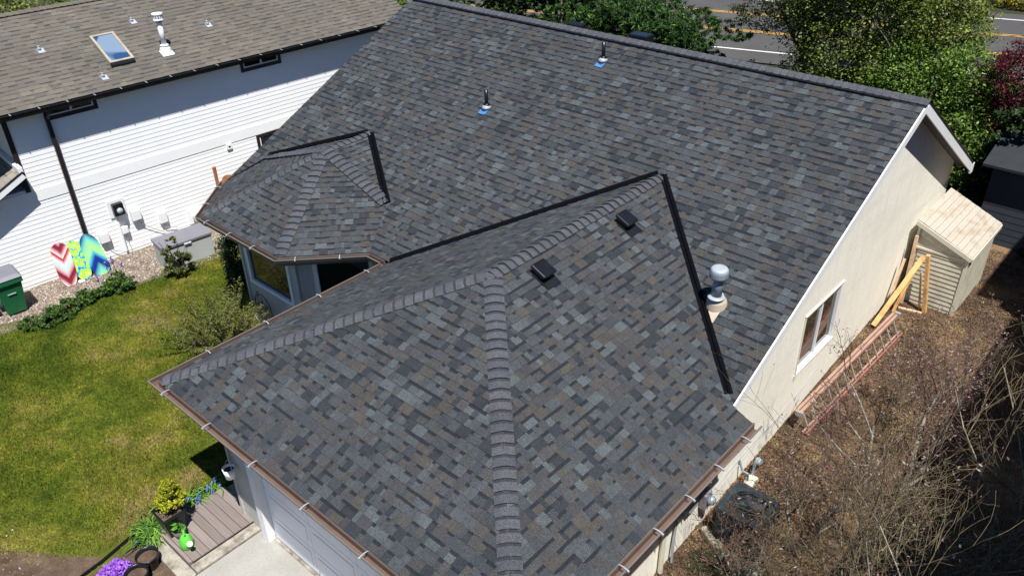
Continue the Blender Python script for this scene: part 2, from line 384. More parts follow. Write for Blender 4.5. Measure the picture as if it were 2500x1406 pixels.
# ------------------------------------------------------------------ shingle generator
PAL = [((.050, .056, .062), 6), ((.057, .066, .073), 5), ((.074, .089, .097), 2.8), ((.039, .045, .053), 4), ((.023, .028, .036), 3.8), ((.058, .054, .049), 2.8), ((.054, .054, .055), 5), ((.062, .056, .049), .5), ((.046, .046, .051), 2)]
PAL_TAN = [((.122, .112, .094), 5), ((.114, .104, .087), 5), ((.134, .120, .099), 2), ((.104, .096, .084), 3), ((.142, .122, .100), .8), ((.098, .092, .086), 1)]
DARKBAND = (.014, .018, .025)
def pick(pal, rr):
    t = rr.random() * sum(w_ for _, w_ in pal)
    for c, w_ in pal:
        t -= w_
        if t <= 0: break
    k = .83 + rr.random() * .18; return tuple(x * k for x in c)
def make_tabs(face, seed, pal, expo=.1455, wmin=.055, wmax=.205, band=.42, thick=.0135, eps=.004):
    """face = dict(o, ux, us, polys) -> list of (centre, [(pts_top, pts_bottom, colour, side colour)])"""
    rr = random.Random(seed); o, ux, us = face['o'], face['ux'], face['us']; nz = ux.cross(us)
    if nz.z < 0: nz = -nz
    polys = [p if area2(p) > 0 else p[::-1] for p in face['polys']]
    allp = [q for p in polys for q in p]; x0, x1 = min(p[0] for p in allp), max(p[0] for p in allp); s0, s1 = min(p[1] for p in allp), max(p[1] for p in allp)
    tabs = []; k = 0; s = s0
    while s < s1 - 1e-4:
        mean = tuple(sum(c_[k_] * w_ for c_, w_ in pal) / sum(w_ for _, w_ in pal) for k_ in range(3)); x = x0 - rr.random() * .3; tooth = rr.random() < .5; jog = rr.uniform(-.002, .002)
        while x < x1:
            wd = rr.uniform(wmin, wmax) * (1.15 if tooth else .8); col = tuple(.88 * a_ + .12 * b2 for a_, b2 in zip(pick(pal, rr), mean))
            th = thick * rr.uniform(.92, 1.08) if tooth else thick * .62
            hasband = (not tooth) and rr.random() < band + .35 or (tooth and rr.random() < band * .35)
            bs = s + expo * rr.uniform(.66, .76)
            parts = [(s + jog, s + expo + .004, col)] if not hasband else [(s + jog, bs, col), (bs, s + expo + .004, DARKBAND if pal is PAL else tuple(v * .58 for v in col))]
            pieces = []
            for pl in polys:
                for a, b_, cc in parts:
                    q = clip_convex([(x, a), (x + wd, a), (x + wd, b_), (x, b_)], pl)
                    if len(q) < 3 or area2(q) < 2e-5: continue
                    top = [o + ux * p[0] + us * p[1] + nz * (eps + th * (1 - (p[1] - s) / expo * .85)) for p in q]
                    bot = [o + ux * p[0] + us * p[1] + nz * (eps * .2) for p in q]
                    pieces.append((top, bot, cc))
            if pieces:
                c = pieces[0][0][0]; tabs.append((c, pieces))
            x += wd; tooth = not tooth
        s += expo; k += 1
    return tabs
EDGE = (.006, .006, .007)
def tab_mb(mb, pieces):
    for top, bot, cc in pieces:
        n = len(top); mb.face(top, cc)
        for i in range(n):
            j = (i + 1) % n; lowest = i == min(range(n), key=lambda q_: top[q_].z + top[(q_ + 1) % n].z)
            mb.face([bot[i], bot[j], top[j], top[i]], EDGE if lowest else tuple(v_ * .45 for v_ in cc))
def mkface(pts3, eave_a, eave_b, convex=None):
    """pts3: dict/list of 3-D polygon(s); eave a->b gives the course direction"""
    a, b_ = Vector(eave_a), Vector(eave_b); ux = (b_ - a); ux.z = 0; ux.normalize()
    P_ = [Vector(p) for p in pts3[0]]; n = None
    for i in range(len(P_) - 2):
        n = (P_[i + 1] - P_[0]).cross(P_[i + 2] - P_[0])
        if n.length > 1e-3: break
    n.normalize()
    if n.z < 0: n = -n
    us = n.cross(ux).normalized()
    if us.z < 0: us = -us
    f = dict(o=a, ux=ux, us=us, polys=[[((Vector(p) - a).dot(ux), (Vector(p) - a).dot(us)) for p in poly] for poly in pts3], n=n)
    return f
def build_shingles(tabs, mat, parent, nsingle=300, minpx=0):
    vis = []
    for i, (c, pcs) in enumerate(tabs):
        u, v, z = pix(c)
        vis.append((z if 0 < u < 1 and 0 < v < 1 else 1e3 + z, i))
    vis.sort(); single = {i for z, i in vis[:nsingle] if z < 1e3}
    big = MB()
    for i, (c, pcs) in enumerate(tabs):
        if i in single:
            m_ = MB(); tab_mb(m_, pcs); m_.build('shingle', mat, parent)
        else: tab_mb(big, pcs)
    tag(big.build('shingle_field', mat, parent), kind='stuff')

# ------------------------------------------------------------------ generic building pieces
def lap_planks(parent, plane, z0, z1, expo, mat, clipf=None, proud=.008, name='clapboard', holes=()):
    """plane: (o(x,y), u(x,y), n(x,y), length). one object per course; holes = [(u0,u1,z0,z1)]"""
    (ox, oy), (ux_, uy_), (nx_, ny_), L = plane; z = z0
    while z < z1 - 1e-3:
        za, zb = z, min(z + expo, z1); segs = [(0, L)]
        for (h0, h1, hz0, hz1) in holes:
            if zb > hz0 + .001 and za < hz1 - .001:
                ns = []
                for a, b_ in segs:
                    if h0 > a: ns.append((a, min(b_, h0)))
                    if h1 < b_: ns.append((max(a, h1), b_))
                segs = [q for q in ns if q[1] - q[0] > .01]
        for a, b_ in segs:
            m_ = MB()
            def P_(u, h, zz): return (ox + ux_ * u + nx_ * h, oy + uy_ * u + ny_ * h, zz)
            prof = [(0, za), (proud, za), (proud * .15, zb), (0, zb)]
            A = [P_(a, h, zz) for h, zz in prof]; B = [P_(b_, h, zz) for h, zz in prof]
            for i in range(4): j = (i + 1) % 4; m_.face([A[i], B[i], B[j], A[j]])
            m_.face(A[::-1]); m_.face(B); m_.build(name, mat, parent)
        z += expo
def offs(path, d):
    """mitred offset of an open 2-D path to its right-hand side"""
    out = []
    for i, p in enumerate(path):
        ns = []
        if i > 0: a = Vector(p) - Vector(path[i - 1]); ns.append(Vector((a.y, -a.x)).normalized())
        if i < len(path) - 1: a = Vector(path[i + 1]) - Vector(p); ns.append(Vector((a.y, -a.x)).normalized())
        if len(ns) == 1: out.append(Vector(p) + ns[0] * d)
        else:
            b_ = (ns[0] + ns[1]); b_.normalize(); out.append(Vector(p) + b_ * (d / max(.3, b_.dot(ns[0]))))
    return out
def sweep(mb, path, z, prof, mis=None, cap=True):
    rings = [[(q.x, q.y, z + h) for q in offs(path, o_ * (.88 if prof is GPROF else 1))] for o_, h in prof]; n = len(prof)
    for k in range(n):
        k2 = (k + 1) % n
        for i in range(len(path) - 1): mb.face([rings[k][i], rings[k][i + 1], rings[k2][i + 1], rings[k2][i]], mi=(mis[k] if mis else 0))
    if cap:
        for i in (0, len(path) - 1): mb.face([rings[k][i] for k in range(n)], mi=0)
GPROF = [(.0, -.025), (.0, -.125), (.085, -.125), (.118, -.06), (.122, -.012), (.140, -.012), (.140, .0), (.112, .0), (.110, -.055), (.080, -.113), (.008, -.113), (.008, -.025)]
GMI = [1, 1, 1, 1, 1, 1, 1, 0, 0, 0, 0, 0]
def gutter(parent, path, z, mats, spacing=.72, bracket='galvanised', start=.35):
    g = MB(); sweep(g, path, z, GPROF, GMI); go = g.build('gutter', mats, parent)
    fb = MB(); sweep(fb, path, z, [(-.022, -.01), (-.022, -.19), (-.001, -.19), (-.001, -.01)]); fb.build('fascia', mats[1] if len(mats) > 1 else mats, parent)
    for i in range(len(path) - 1):
        a, b_ = Vector(path[i]), Vector(path[i + 1]); d = (b_ - a); L = d.length; d.normalize(); n = Vector((d.y, -d.x)); s = start; sp_ = spacing[i] if isinstance(spacing, (list, tuple)) else spacing
        while s < L - .15:
            p = a + d * s; q = MB()
            pts = [(-.004, .0), (.02, .012), (.05, .018), (.09, .016), (.135, .006)]
            for (o1, h1), (o2, h2) in zip(pts, pts[1:]):
                A = p + n * o1; B = p + n * o2; q.beam((A.x, A.y, z + h1), (B.x, B.y, z + h2), .016, .004)
            A = p + n * .138; q.box((A.x - .012, A.y - .012, z - .02), (A.x + .012, A.y + .012, z + .006))
            q.build('gutter_bracket', bracket, go); s += sp_
    return go
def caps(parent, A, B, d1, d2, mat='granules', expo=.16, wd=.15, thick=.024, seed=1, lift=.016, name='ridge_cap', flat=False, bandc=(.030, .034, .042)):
    """shingle caps laid from A (low / start) to B (top); d1, d2 = unit vectors down each slope"""
    rr = random.Random(seed); A, B = Vector(A), Vector(B); ax = (B - A); L = ax.length; ax.normalize(); d1, d2 = Vector(d1).normalized(), Vector(d2).normalized()
    nn = -(d1 + d2); nn = (nn - ax * nn.dot(ax)); nn = nn.normalized() if nn.length > 1e-4 else Vector((0, 0, 1))
    if nn.z < 0: nn = -nn
    s = 0
    while s < L - .02:
        e = min(expo * 1.25, L - s + .03); c = rr.choice([(.066, .070, .083), (.073, .077, .090), (.061, .065, .078), (.074, .076, .086)]); th = thick * rr.uniform(.75, 1.2)
        m_ = MB(); secs = []
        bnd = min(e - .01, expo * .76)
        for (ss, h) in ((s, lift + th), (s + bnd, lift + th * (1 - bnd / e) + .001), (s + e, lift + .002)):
            pts = []
            for d, k in ((d1, 1.), (d1, .55), (d1, .16), (d2, .16), (d2, .55), (d2, 1.)):
                droop = h if k < .9 else h * .8
                pts.append(A + ax * ss + d * wd * k + nn * (droop - (.004 if k == .16 else 0)))
            secs.append(pts)
        for i in range(5):
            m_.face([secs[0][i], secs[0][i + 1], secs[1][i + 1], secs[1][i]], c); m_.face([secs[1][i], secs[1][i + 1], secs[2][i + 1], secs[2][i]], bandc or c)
        base = [A + ax * s + d * wd * k + nn * .002 for d, k in ((d1, 1.), (d1, .55), (d1, .16), (d2, .16), (d2, .55), (d2, 1.))]
        for i in range(5): m_.face([base[i + 1], base[i], secs[0][i], secs[0][i + 1]][::-1], (.016, .017, .021))
        base2 = [A + ax * (s + e) + d * wd * k + nn * .002 for d, k in ((d1, 1.), (d2, 1.))]
        m_.face([base[0], base2[0], secs[2][0], secs[0][0]], (.03, .032, .04)); m_.face([base[5], base2[1], secs[2][5], secs[0][5]][::-1], (.03, .032, .04))
        m_.build(name, mat, parent); s += expo * rr.uniform(.97, 1.03)
def valley(parent, A, B, d1, d2, wd=.085):
    """A top, B bottom; d1,d2 up-slope directions either side"""
    A, B = Vector(A), Vector(B); up_ = Vector((0, 0, .033)); d1, d2 = Vector(d1).normalized(), Vector(d2).normalized(); m_ = MB()
    prof = [d1 * wd + up_ * .9, d1 * wd * .5 + up_ * 1.0, d1 * .012 + up_ * 1.0, up_ * 1.9, d2 * .012 + up_ * 1.0, d2 * wd * .5 + up_ * 1.0, d2 * wd + up_ * .9]
    for i in range(6): m_.face([A + prof[i], A + prof[i + 1], B + prof[i + 1], B + prof[i]])
    for i in (0, 6): m_.face([A + prof[i], B + prof[i], B + prof[i] - up_ * .9, A + prof[i] - up_ * .9])
    m_.build('valley_flashing', 'valley_metal', parent)

# ------------------------------------------------------------------ THE HOUSE
m1 = .487; mg = .455; mh = .457
house = thing('house', (-5, -4, -5.6), 'cream house under a freshly shingled dark grey multicoloured roof with brown gutters', 'house')
RR, RL = V(0, 0, 0), V(-12.773, 0, 0)
GJ, GT = V(-3.36, -7.172, -1.321), V(-3.36, -2.7125, -1.321)
GL, GR = V(-7.05, -10.846, -3), V(.33, -10.846, -3)
LV, RV, RE = V(-7.05, -6.16, -3), V(0, -5.852, -2.85), V(.33, -5.852, -3)
BJ, BT, BD, BA = V(-10.21, -5.08, -1.9), V(-10.21, -3.85, -1.875), V(-8.22, -5.15, -2.508), V(-12.29, -5.23, -2.547)
BB, BC, BE, BF = V(-11.66, -7.42, -3), V(-8.87, -7.42, -3), V(-7.64, -6.16, -3), V(-12.77, -6.16, -3)
def mz(x, y): return V(x, y, m1 * y)
ev = [V(-12.773, -6.16, -3), V(0, -6.16, -3)]
Mp = [[mz(-12.773, 0), mz(0, 0), mz(0, -2.7125), mz(-12.773, -2.7125)],
      [mz(0, -2.7125), mz(0, -5.852), mz(-3.36, -2.7125)],
      [mz(-8.22, -2.7125), mz(-3.36, -2.7125), mz(-7.05, -6.16), mz(-7.64, -6.16), mz(-8.22, -5.15)],
      [mz(-10.21, -2.7125), mz(-8.22, -2.7125), mz(-8.22, -5.15), mz(-10.21, -3.85)],
      [mz(-12.29, -2.7125), mz(-10.21, -2.7125), mz(-10.21, -3.85), mz(-12.29, -5.23)],
      [mz(-12.773, -2.7125), mz(-12.29, -2.7125), mz(-12.29, -5.23), mz(-12.773, -6.1)]]
faces = [mkface(Mp, *ev),
         mkface([[GJ, GT, RV, V(0, -10.517, -2.85)], [RV, RE, GR, V(0, -10.517, -2.85)]], GR, RE), mkface([[GJ, GT, LV, GL]], LV, GL), mkface([[GJ, GL, GR]], GL, GR),
         mkface([[BT, BJ, BD]], V(-8.2, -5.2, -2.5), V(-8.2, -3.8, -2.5)), mkface([[BT, BJ, BA]], V(-12.3, -3.8, -2.55), V(-12.3, -5.2, -2.55)),
         mkface([[BJ, BB, BC]], BB, BC), mkface([[BJ, BC, BE, BD]], BC, BE), mkface([[BJ, BB, BF, BA]], BF, BB)]
mb = MB()
for f in faces:
    for pl in f['polys']: mb.face([f['o'] + f['ux'] * p[0] + f['us'] * p[1] - f['n'] * .003 for p in pl])
# underside (soffit boards) and far slope with its own thickness
FY, FZ = 4.5, -2.62
mb.face([V(-12.773, 0, 0), V(0, 0, 0), V(0, FY, FZ), V(-12.773, FY, FZ)])
mb.face([V(-12.773, 0, -.14), V(0, 0, -.14), V(0, FY, FZ - .14), V(-12.773, FY, FZ - .14)]); mb.face([V(-12.77, -.0, -.14), V(-.01, 0, -.14), V(-.01, -6.16, -3.14), V(-12.77, -6.16, -3.14)])
mb.face([V(-7.04, -10.84, -3.1), V(.32, -10.84, -3.1), V(.32, -5.86, -3.1), V(-7.04, -5.86, -3.1)])
mb.face([V(-12.77, -6.16, -3.1), V(-11.66, -7.41, -3.1), V(-8.87, -7.41, -3.1), V(-7.64, -6.15, -3.1), V(-7.0, -6.15, -3.1), V(-7, -5.4, -3.1), V(-12.77, -5.4, -3.1)])
roof = mb.build('roof', 'soffit', house)
tabs = []
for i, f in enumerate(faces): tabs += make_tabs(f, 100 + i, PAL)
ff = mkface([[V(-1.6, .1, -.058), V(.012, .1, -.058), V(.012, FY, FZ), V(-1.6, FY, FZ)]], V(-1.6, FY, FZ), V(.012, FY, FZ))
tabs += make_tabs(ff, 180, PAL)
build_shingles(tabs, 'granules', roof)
# caps: garage hips and ridge, bay hips, main ridge
def into(n_face, A, B, inside):
    ax = (Vector(B) - Vector(A)).normalized(); d = Vector(n_face).cross(ax).normalized()
    return d if d.dot(Vector(inside) - Vector(A)) > 0 else -d
def down(n_face, ax):  # direction in the plane, perpendicular to ax, pointing down
    d = Vector(n_face).cross(ax).normalized(); return d if d.z < 0 else -d
nM, nR, nL, nH, nBR, nBL, nBF, nBDr, nBDl = [f['n'] for f in faces]
nF = V(0, -FZ, FY).normalized()
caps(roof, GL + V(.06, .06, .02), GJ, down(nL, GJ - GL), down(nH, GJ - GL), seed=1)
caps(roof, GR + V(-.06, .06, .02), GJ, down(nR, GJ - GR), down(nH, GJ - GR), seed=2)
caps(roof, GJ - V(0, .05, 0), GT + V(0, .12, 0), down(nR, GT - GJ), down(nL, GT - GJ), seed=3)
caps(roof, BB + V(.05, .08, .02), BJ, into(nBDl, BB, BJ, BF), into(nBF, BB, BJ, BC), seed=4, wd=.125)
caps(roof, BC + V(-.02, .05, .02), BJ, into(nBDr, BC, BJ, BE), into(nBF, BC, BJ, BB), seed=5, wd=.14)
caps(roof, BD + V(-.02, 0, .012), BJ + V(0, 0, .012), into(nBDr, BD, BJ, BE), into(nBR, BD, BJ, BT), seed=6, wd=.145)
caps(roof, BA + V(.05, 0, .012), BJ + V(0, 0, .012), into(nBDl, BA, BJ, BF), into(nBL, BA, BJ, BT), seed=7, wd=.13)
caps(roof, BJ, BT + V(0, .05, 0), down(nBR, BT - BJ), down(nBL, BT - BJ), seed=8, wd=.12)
vent = MB(); 
for s_, n_ in ((-1, nM), (1, nF)):
    d = down(n_, V(1, 0, 0)); 
    vent.obox(V(-6.6, 0, 0) + d * .085 + n_ * .026, V(6.05, 0, 0), d * .085, n_ * .020)
vent.build('ridge_vent', 'black_metal', roof)
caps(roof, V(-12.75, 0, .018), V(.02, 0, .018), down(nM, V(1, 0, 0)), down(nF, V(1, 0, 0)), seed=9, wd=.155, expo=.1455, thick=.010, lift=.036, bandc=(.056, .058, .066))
# valleys
def upd(n_face, ax): return -down(n_face, ax)
valley(roof, GT + V(.04, -.05, -.02), V(-.13, -5.75, -2.80), upd(nM, RV - GT), upd(nR, RV - GT), .068)
valley(roof, GT + V(-.06, -.05, -.02), LV, upd(nM, LV - GT), upd(nL, LV - GT), .08)
valley(roof, BT + V(.05, -.03, -.02), BD + V(.02, -.02, -.01), upd(nM, BD - BT), upd(nBR, BD - BT), .08)
valley(roof, BT + V(-.05, -.03, -.02), BA, upd(nM, BA - BT), upd(nBL, BA - BT), .085)
# gutters (right-hand side of the path is outside)
gm = ['gutter_brown', 'gutter_lip']
gutter(house, [(-7.06, -6.30), (-7.06, -10.856), (.34, -10.856), (.34, -5.80)], -3.0, gm, spacing=[1.1, 1.17, .72]) 
gutter(house, [(-12.82, -6.12), (-11.66, -7.43), (-8.87, -7.43), (-7.64, -6.17), (-7.20, -6.17)], -3.0, gm, spacing=.85)
# rake boards
mb = MB(); mb.beam((.012, .0, -.10), (.012, -5.80, -.10 - .487 * 5.80), .024, .16, (0, .3, 1)); mb.build('rake_board', 'white_trim', house)
mb = MB(); mb.beam((.012, .0, -.11), (.012, FY, FZ - .11), .026, .17, (0, .3, 1)); mb.box((-.02, FY - .02, FZ - .24), (.03, FY + .12, FZ - .02)); mb.build('rake_board', 'white_trim', house)
mb = MB(); mb.beam((.018, .02, -.004), (.018, FY + .02, FZ - .004), .02, .05, (0, .3, 1)); mb.build('drip_edge', 'dark_trim', house)
mb = MB(); mb.beam((-12.785, .0, -.10), (-12.785, -6.1, -.10 - .487 * 6.1), .024, .16, (0, .3, 1)); mb.build('rake_board', 'gutter_lip', house)
# walls --------------------------------------------------------
def wall_x(parent, name, X, poly, holes, th, mat):
    """panel in plane x = X, poly in (y, z) convex list(s), holes rects (y0,y1,z0,z1)"""
    m_ = MB()
    for pl in poly:
        pcs = [pl]
        for (a, b_, c, d) in holes:
            nx_ = []
            for q in pcs:
                for cl in ((q, [(-1, 0, a)]), (q, [(1, 0, -b_)]), (q, [(1, 0, -a), (-1, 0, b_), (0, -1, c)]), (q, [(1, 0, -a), (-1, 0, b_), (0, 1, -d)])):
                    r_ = cl[0]
                    for k in cl[1]: r_ = clip(r_, *k) if len(r_) > 2 else []
                    if len(r_) > 2 and abs(area2(r_)) > 1e-6: nx_.append(r_)
            pcs = nx_
        for q in pcs:
            m_.face([(X, y, z) for y, z in q]); m_.face([(X - th, y, z) for y, z in q][::-1])
            for i in range(len(q)): j = (i + 1) % len(q); m_.face([(X, *q[i]), (X, *q[j]), (X - th, *q[j]), (X - th, *q[i])])
    return m_.build(name, mat, parent)
wp = [[(-10.45, -5.7), (-6.1, -5.7), (-6.1, -3.1), (-10.45, -3.1)], [(-6.1, -5.7), (-3.2, -5.6), (4.02, -5.3), (4.02, -2.49), (0, -.145), (-6.1, -3.1)]]
wg = wall_x(house, 'gable_wall', -.25, wp, [(-2.93, -1.50, -4.12, -2.98)], .15, 'cream_wall')
MB().box((-.40, -10.44, -5.9), (-.262, 4.0, -5.24)).build('foundation', 'foundation', house)
# window in the gable wall
win = MB(); Y0, Y1, Z0, Z1 = -2.93, -1.50, -4.12, -2.98
win.box((-.36, Y0 - .02, Z0 - .0), (-.243, Y0 + .02, Z1)); win.box((-.36, Y1 - .02, Z0), (-.243, Y1 + .02, Z1)); win.box((-.36, Y0 - .03, Z1 - .0), (-.235, Y1 + .03, Z1 + .035)); win.box((-.36, Y0 + .04, Z0), (-.262, Y1 - .04, Z0 + .035)); win.box((-.33, -2.235, Z0 + .035), (-.262, -2.185, Z1))
wo = win.build('window', 'white_trim', house)
MB().box((-.36, Y0 - .06, Z0 - .045), (-.225, Y1 + .05, Z0 - .018)).build('sill', 'white_trim', wo)
for a, b_ in ((Y0 + .02, -2.235), (-2.185, Y1 - .02)): MB().box((-.305, a, Z0 + .035), (-.297, b_, Z1 - .002)).build('pane', 'window_glass', wo)
MB().box((-.85, Y0, Z0), (-.84, Y1, Z1)).build('dark_room_sheet', 'interior_dark', wo)  # near-black sheet stands in for the unlit room behind the panes
mb = MB(); mb.box((-.26, Y0 - .055, Z0 - .10), (-.222, Y0 - .031, Z1 + .05)); mb.build('trim', 'cream_metal', wo)
MB().box((-.26, Y0 - .055, Z1 + .036), (-.222, Y1 + .05, Z1 + .06)).build('trim', 'cream_metal', wo)
# rear and hidden walls keep the house closed
mb = MB(); mb.box((-12.3, 3.9, -5.8), (-.41, 4.0, -2.45)); mb.box((-12.4, -5.7, -5.8), (-12.3, 4.0, -2.9)); mb.box((-6.05, -5.7, -5.8), (-5.95, -5.0, -3.1)); mb.build('rear_wall', 'cream_siding', house)
mb = MB(); mb.face([(-12.4, -5.7, -2.9), (-12.4, 4.0, -2.5), (-12.4, 0, -.15)]); mb.build('end_gable', 'cream_siding', house)
# garage: left wall, front wall with clapboards and door
mb = MB(); mb.box((-6.15, -10.45, -5.85), (-6.05, -5.7, -3.09)); mb.build('side_wall', 'cream_siding', house)
fwall = MB().box((-6.14, -10.45, -5.85), (-5.40, -10.36, -3.09)).box((-5.40, -10.45, -3.35), (-.41, -10.36, -3.09)).box((-.85, -10.45, -5.85), (-.41, -10.36, -3.35)).build('front_wall', 'cream_siding', house)
lap_planks(fwall, ((-6.14, -10.452), (1, 0), (0, -1), .60), -5.62, -3.12, .145, 'cream_siding')
MB().box((-6.20, -10.49, -5.66), (-6.145, -10.40, -3.1)).build('corner_board', 'cream_siding', house)
MB().box((-5.54, -10.53, -5.68), (-5.385, -10.36, -3.22)).box((-5.385, -10.5, -3.40), (-.75, -10.36, -3.22)).build('door_trim', 'white_trim', house)
gd = MB().box((-5.39, -10.385, -5.675), (-.8, -10.35, -3.40)).build('garage_door', 'door_paint', house)
for r_ in range(4):
    for c_ in range(4):
        x = -5.33 + c_ * 1.13; z = -5.62 + r_ * .555; q = MB()
        q.box((x - .03, -10.396, z), (x + 1.095, -10.386, z + .548)); q.box((x + .06, -10.401, z + .12), (x + 1.0, -10.397, z + .43)); q.build('door_panel', 'door_paint', gd, bevel=.003)
MB().box((-5.42, -10.44, -5.69), (-.8, -10.39, -5.66)).build('threshold', 'old_concrete', house)
# bay walls
BW = [(-11.95, -6.0), (-11.17, -6.95), (-9.12, -6.95), (-8.0, -5.83), (-7.9, -5.7), (-6.15, -5.7)]
def seg_plane(a, b_):
    d = Vector(b_) - Vector(a); L = d.length; d.normalize(); return (a, (d.x, d.y), (d.y, -d.x), L)
bay = MB()
for a, b_, hs in ((BW[0], BW[1], []), (BW[1], BW[2], [(.24, 1.75, -4.52, -3.32)]), (BW[2], BW[3], [(.42, 1.50, -5.3, -3.2)]), (BW[3], BW[5], [(.5, 1.6, -5.6, -3.25)])):
    (o_, u_, n_, L) = seg_plane(a, b_)
    def add(u0, u1, z0, z1):
        P_ = lambda u, h, z: (o_[0] + u_[0] * u + n_[0] * h, o_[1] + u_[1] * u + n_[1] * h, z)
        vs = [P_(u0, -.1, z0), P_(u1, -.1, z0), P_(u1, 0, z0), P_(u0, 0, z0), P_(u0, -.1, z1), P_(u1, -.1, z1), P_(u1, 0, z1), P_(u0, 0, z1)]
        bay.mesh(vs, [(0, 1, 2, 3), (4, 5, 6, 7), (0, 1, 5, 4), (1, 2, 6, 5), (2, 3, 7, 6), (3, 0, 4, 7)])
    if hs:
        u0, u1, z0, z1 = hs[0]; add(0, u0, -5.85, -3.09); add(u1, L, -5.85, -3.09); add(u0, u1, -5.85, z0); add(u0, u1, z1, -3.09)
    else: add(0, L, -5.85, -3.09)
bw = bay.build('bay_wall', 'cream_siding', house)
for a, b_, hs in ((BW[1], BW[2], [(.17, 1.82, -4.60, -3.25)]), (BW[2], BW[3], [(.36, 1.56, -5.36, -3.14)])):
    pl = seg_plane(a, b_); pl = ((pl[0][0] + pl[2][0] * .002, pl[0][1] + pl[2][1] * .002), pl[1], pl[2], pl[3])
    lap_planks(bw, pl, -5.72, -3.12, .14, 'cream_siding', proud=.007, holes=hs)
for a, b_, (u0, u1, z0, z1), mull in ((BW[1], BW[2], (.24, 1.75, -4.52, -3.32), False), (BW[2], BW[3], (.42, 1.50, -5.3, -3.2), False), (BW[3], BW[5], (.5, 1.6, -5.6, -3.25), True)):
    o_, u_, n_, L = seg_plane(a, b_); o3 = V(o_[0], o_[1], 0); u3 = V(u_[0], u_[1], 0); n3 = V(n_[0], n_[1], 0); q = MB()
    def bar(ua, ub, za, zb, h0=-.05, h1=.03):
        q.obox(o3 + u3 * (ua + ub) / 2 + n3 * (h0 + h1) / 2 + V(0, 0, (za + zb) / 2), u3 * (ub - ua) / 2, n3 * (h1 - h0) / 2, V(0, 0, (zb - za) / 2))
    bar(u0 - .07, u0 + .02, z0 - .07, z1 + .07); bar(u1 - .02, u1 + .07, z0 - .07, z1 + .07); bar(u0 + .02, u1 - .02, z0 - .07, z0 + .02); bar(u0 + .02, u1 - .02, z1 - .02, z1 + .07)
    if mull: bar((u0 + u1) / 2 - .02, (u0 + u1) / 2 + .02, z0 + .02, z1 - .02)
    wo = q.build('window', 'white_trim', house)
    MB().obox(o3 + u3 * (u0 + u1) / 2 - n3 * .03 + V(0, 0, (z0 + z1) / 2), u3 * (u1 - u0 - .04) / 2, n3 * .004, V(0, 0, (z1 - z0 - .04) / 2)).build('pane', 'window_glass', wo)
for (x, y) in (BW[1], BW[2]): MB().box((x - .04, y - .03, -5.72), (x + .04, y + .05, -3.1)).build('corner_board', 'cream_siding', house)

# black roof box vents
def box_vent(y, label):
    x = -2.95; t = thing('roof_vent', (x, y, -1.321 - mg * (x + 3.36) + .02), label, 'vent', 'black box vents on the garage roof')
    o = Vector(t.location); us = Vector((-1, 0, mg)).normalized(); ux = V(0, 1, 0); n = nR
    q = MB(); q.obox(o + n * .006 - us * .10, us * .17, ux * .15, n * .004); q.build('flange', 'black_metal', t)
    q = MB(); q.obox(o + n * .05 + us * .02, us * .105, ux * .115, n * .045); q.build('throat', 'black_plastic', t)
    q = MB(); q.obox(o + n * .115 + us * .01, us * .15, ux * .145, n * .028); q.build('hood', 'black_plastic', t, bevel=.022)
box_vent(-4.44, 'black box vent on the garage roof slope, nearer the top of the garage ridge')
box_vent(-6.55, 'black box vent on the garage roof slope, nearer the hip junction')
# plumbing vents with blue-filmed flashing
def pipe_vent(x, y, hgt, label):
    z = m1 * y; t = thing('plumbing_vent', (x, y, z), label, 'vent pipe', 'vent pipes on the dark grey roof'); o = V(x, y, z); n = nM; us = V(0, 1, m1).normalized()
    q = MB(); q.obox(o + n * .02 - us * .07, us * .125, V(.095, 0, 0), n * .003); q.build('flashing', 'blue_film', t)
    q = MB(); q.lathe(o + n * .022, [(.11, 0), (.085, .035), (.055, .075)], 18, (0, -.15, 1)); q.build('boot', 'galvanised', t, smooth=True)
    q = MB(); q.lathe(o + V(0, 0, .07), [(.075, -.01), (.075, .03), (.045, .05)], 16); q.build('collar', 'black_plastic', t, smooth=True)
    q = MB(); q.lathe(o, [(.04, 0), (.04, hgt), (.032, hgt), (.032, hgt - .1)], 16); q.build('pipe', 'black_plastic', t, smooth=True)
pipe_vent(-7.92, -2.47, .40, 'short black vent pipe with blue flashing on the open middle of the main roof')
pipe_vent(-6.25, -.66, .40, 'short black vent pipe with blue flashing close under the main ridge')
# black box behind the ridge
t = thing('roof_vent', (-6.05, .32, -.17), 'low black vent just behind the main roof ridge, mostly hidden', 'vent')
MB().box((-6.25, .2, -.25), (-5.8, .5, .07)).build('hood', 'black_plastic', t, bevel=.02)
t = thing('roof_vent', (-7.75, .30, -.17), 'low black vent behind the main ridge near the top pipe, a sliver showing', 'vent')
MB().box((-7.95, .2, -.25), (-7.55, .45, .03)).build('hood', 'black_plastic', t, bevel=.02)
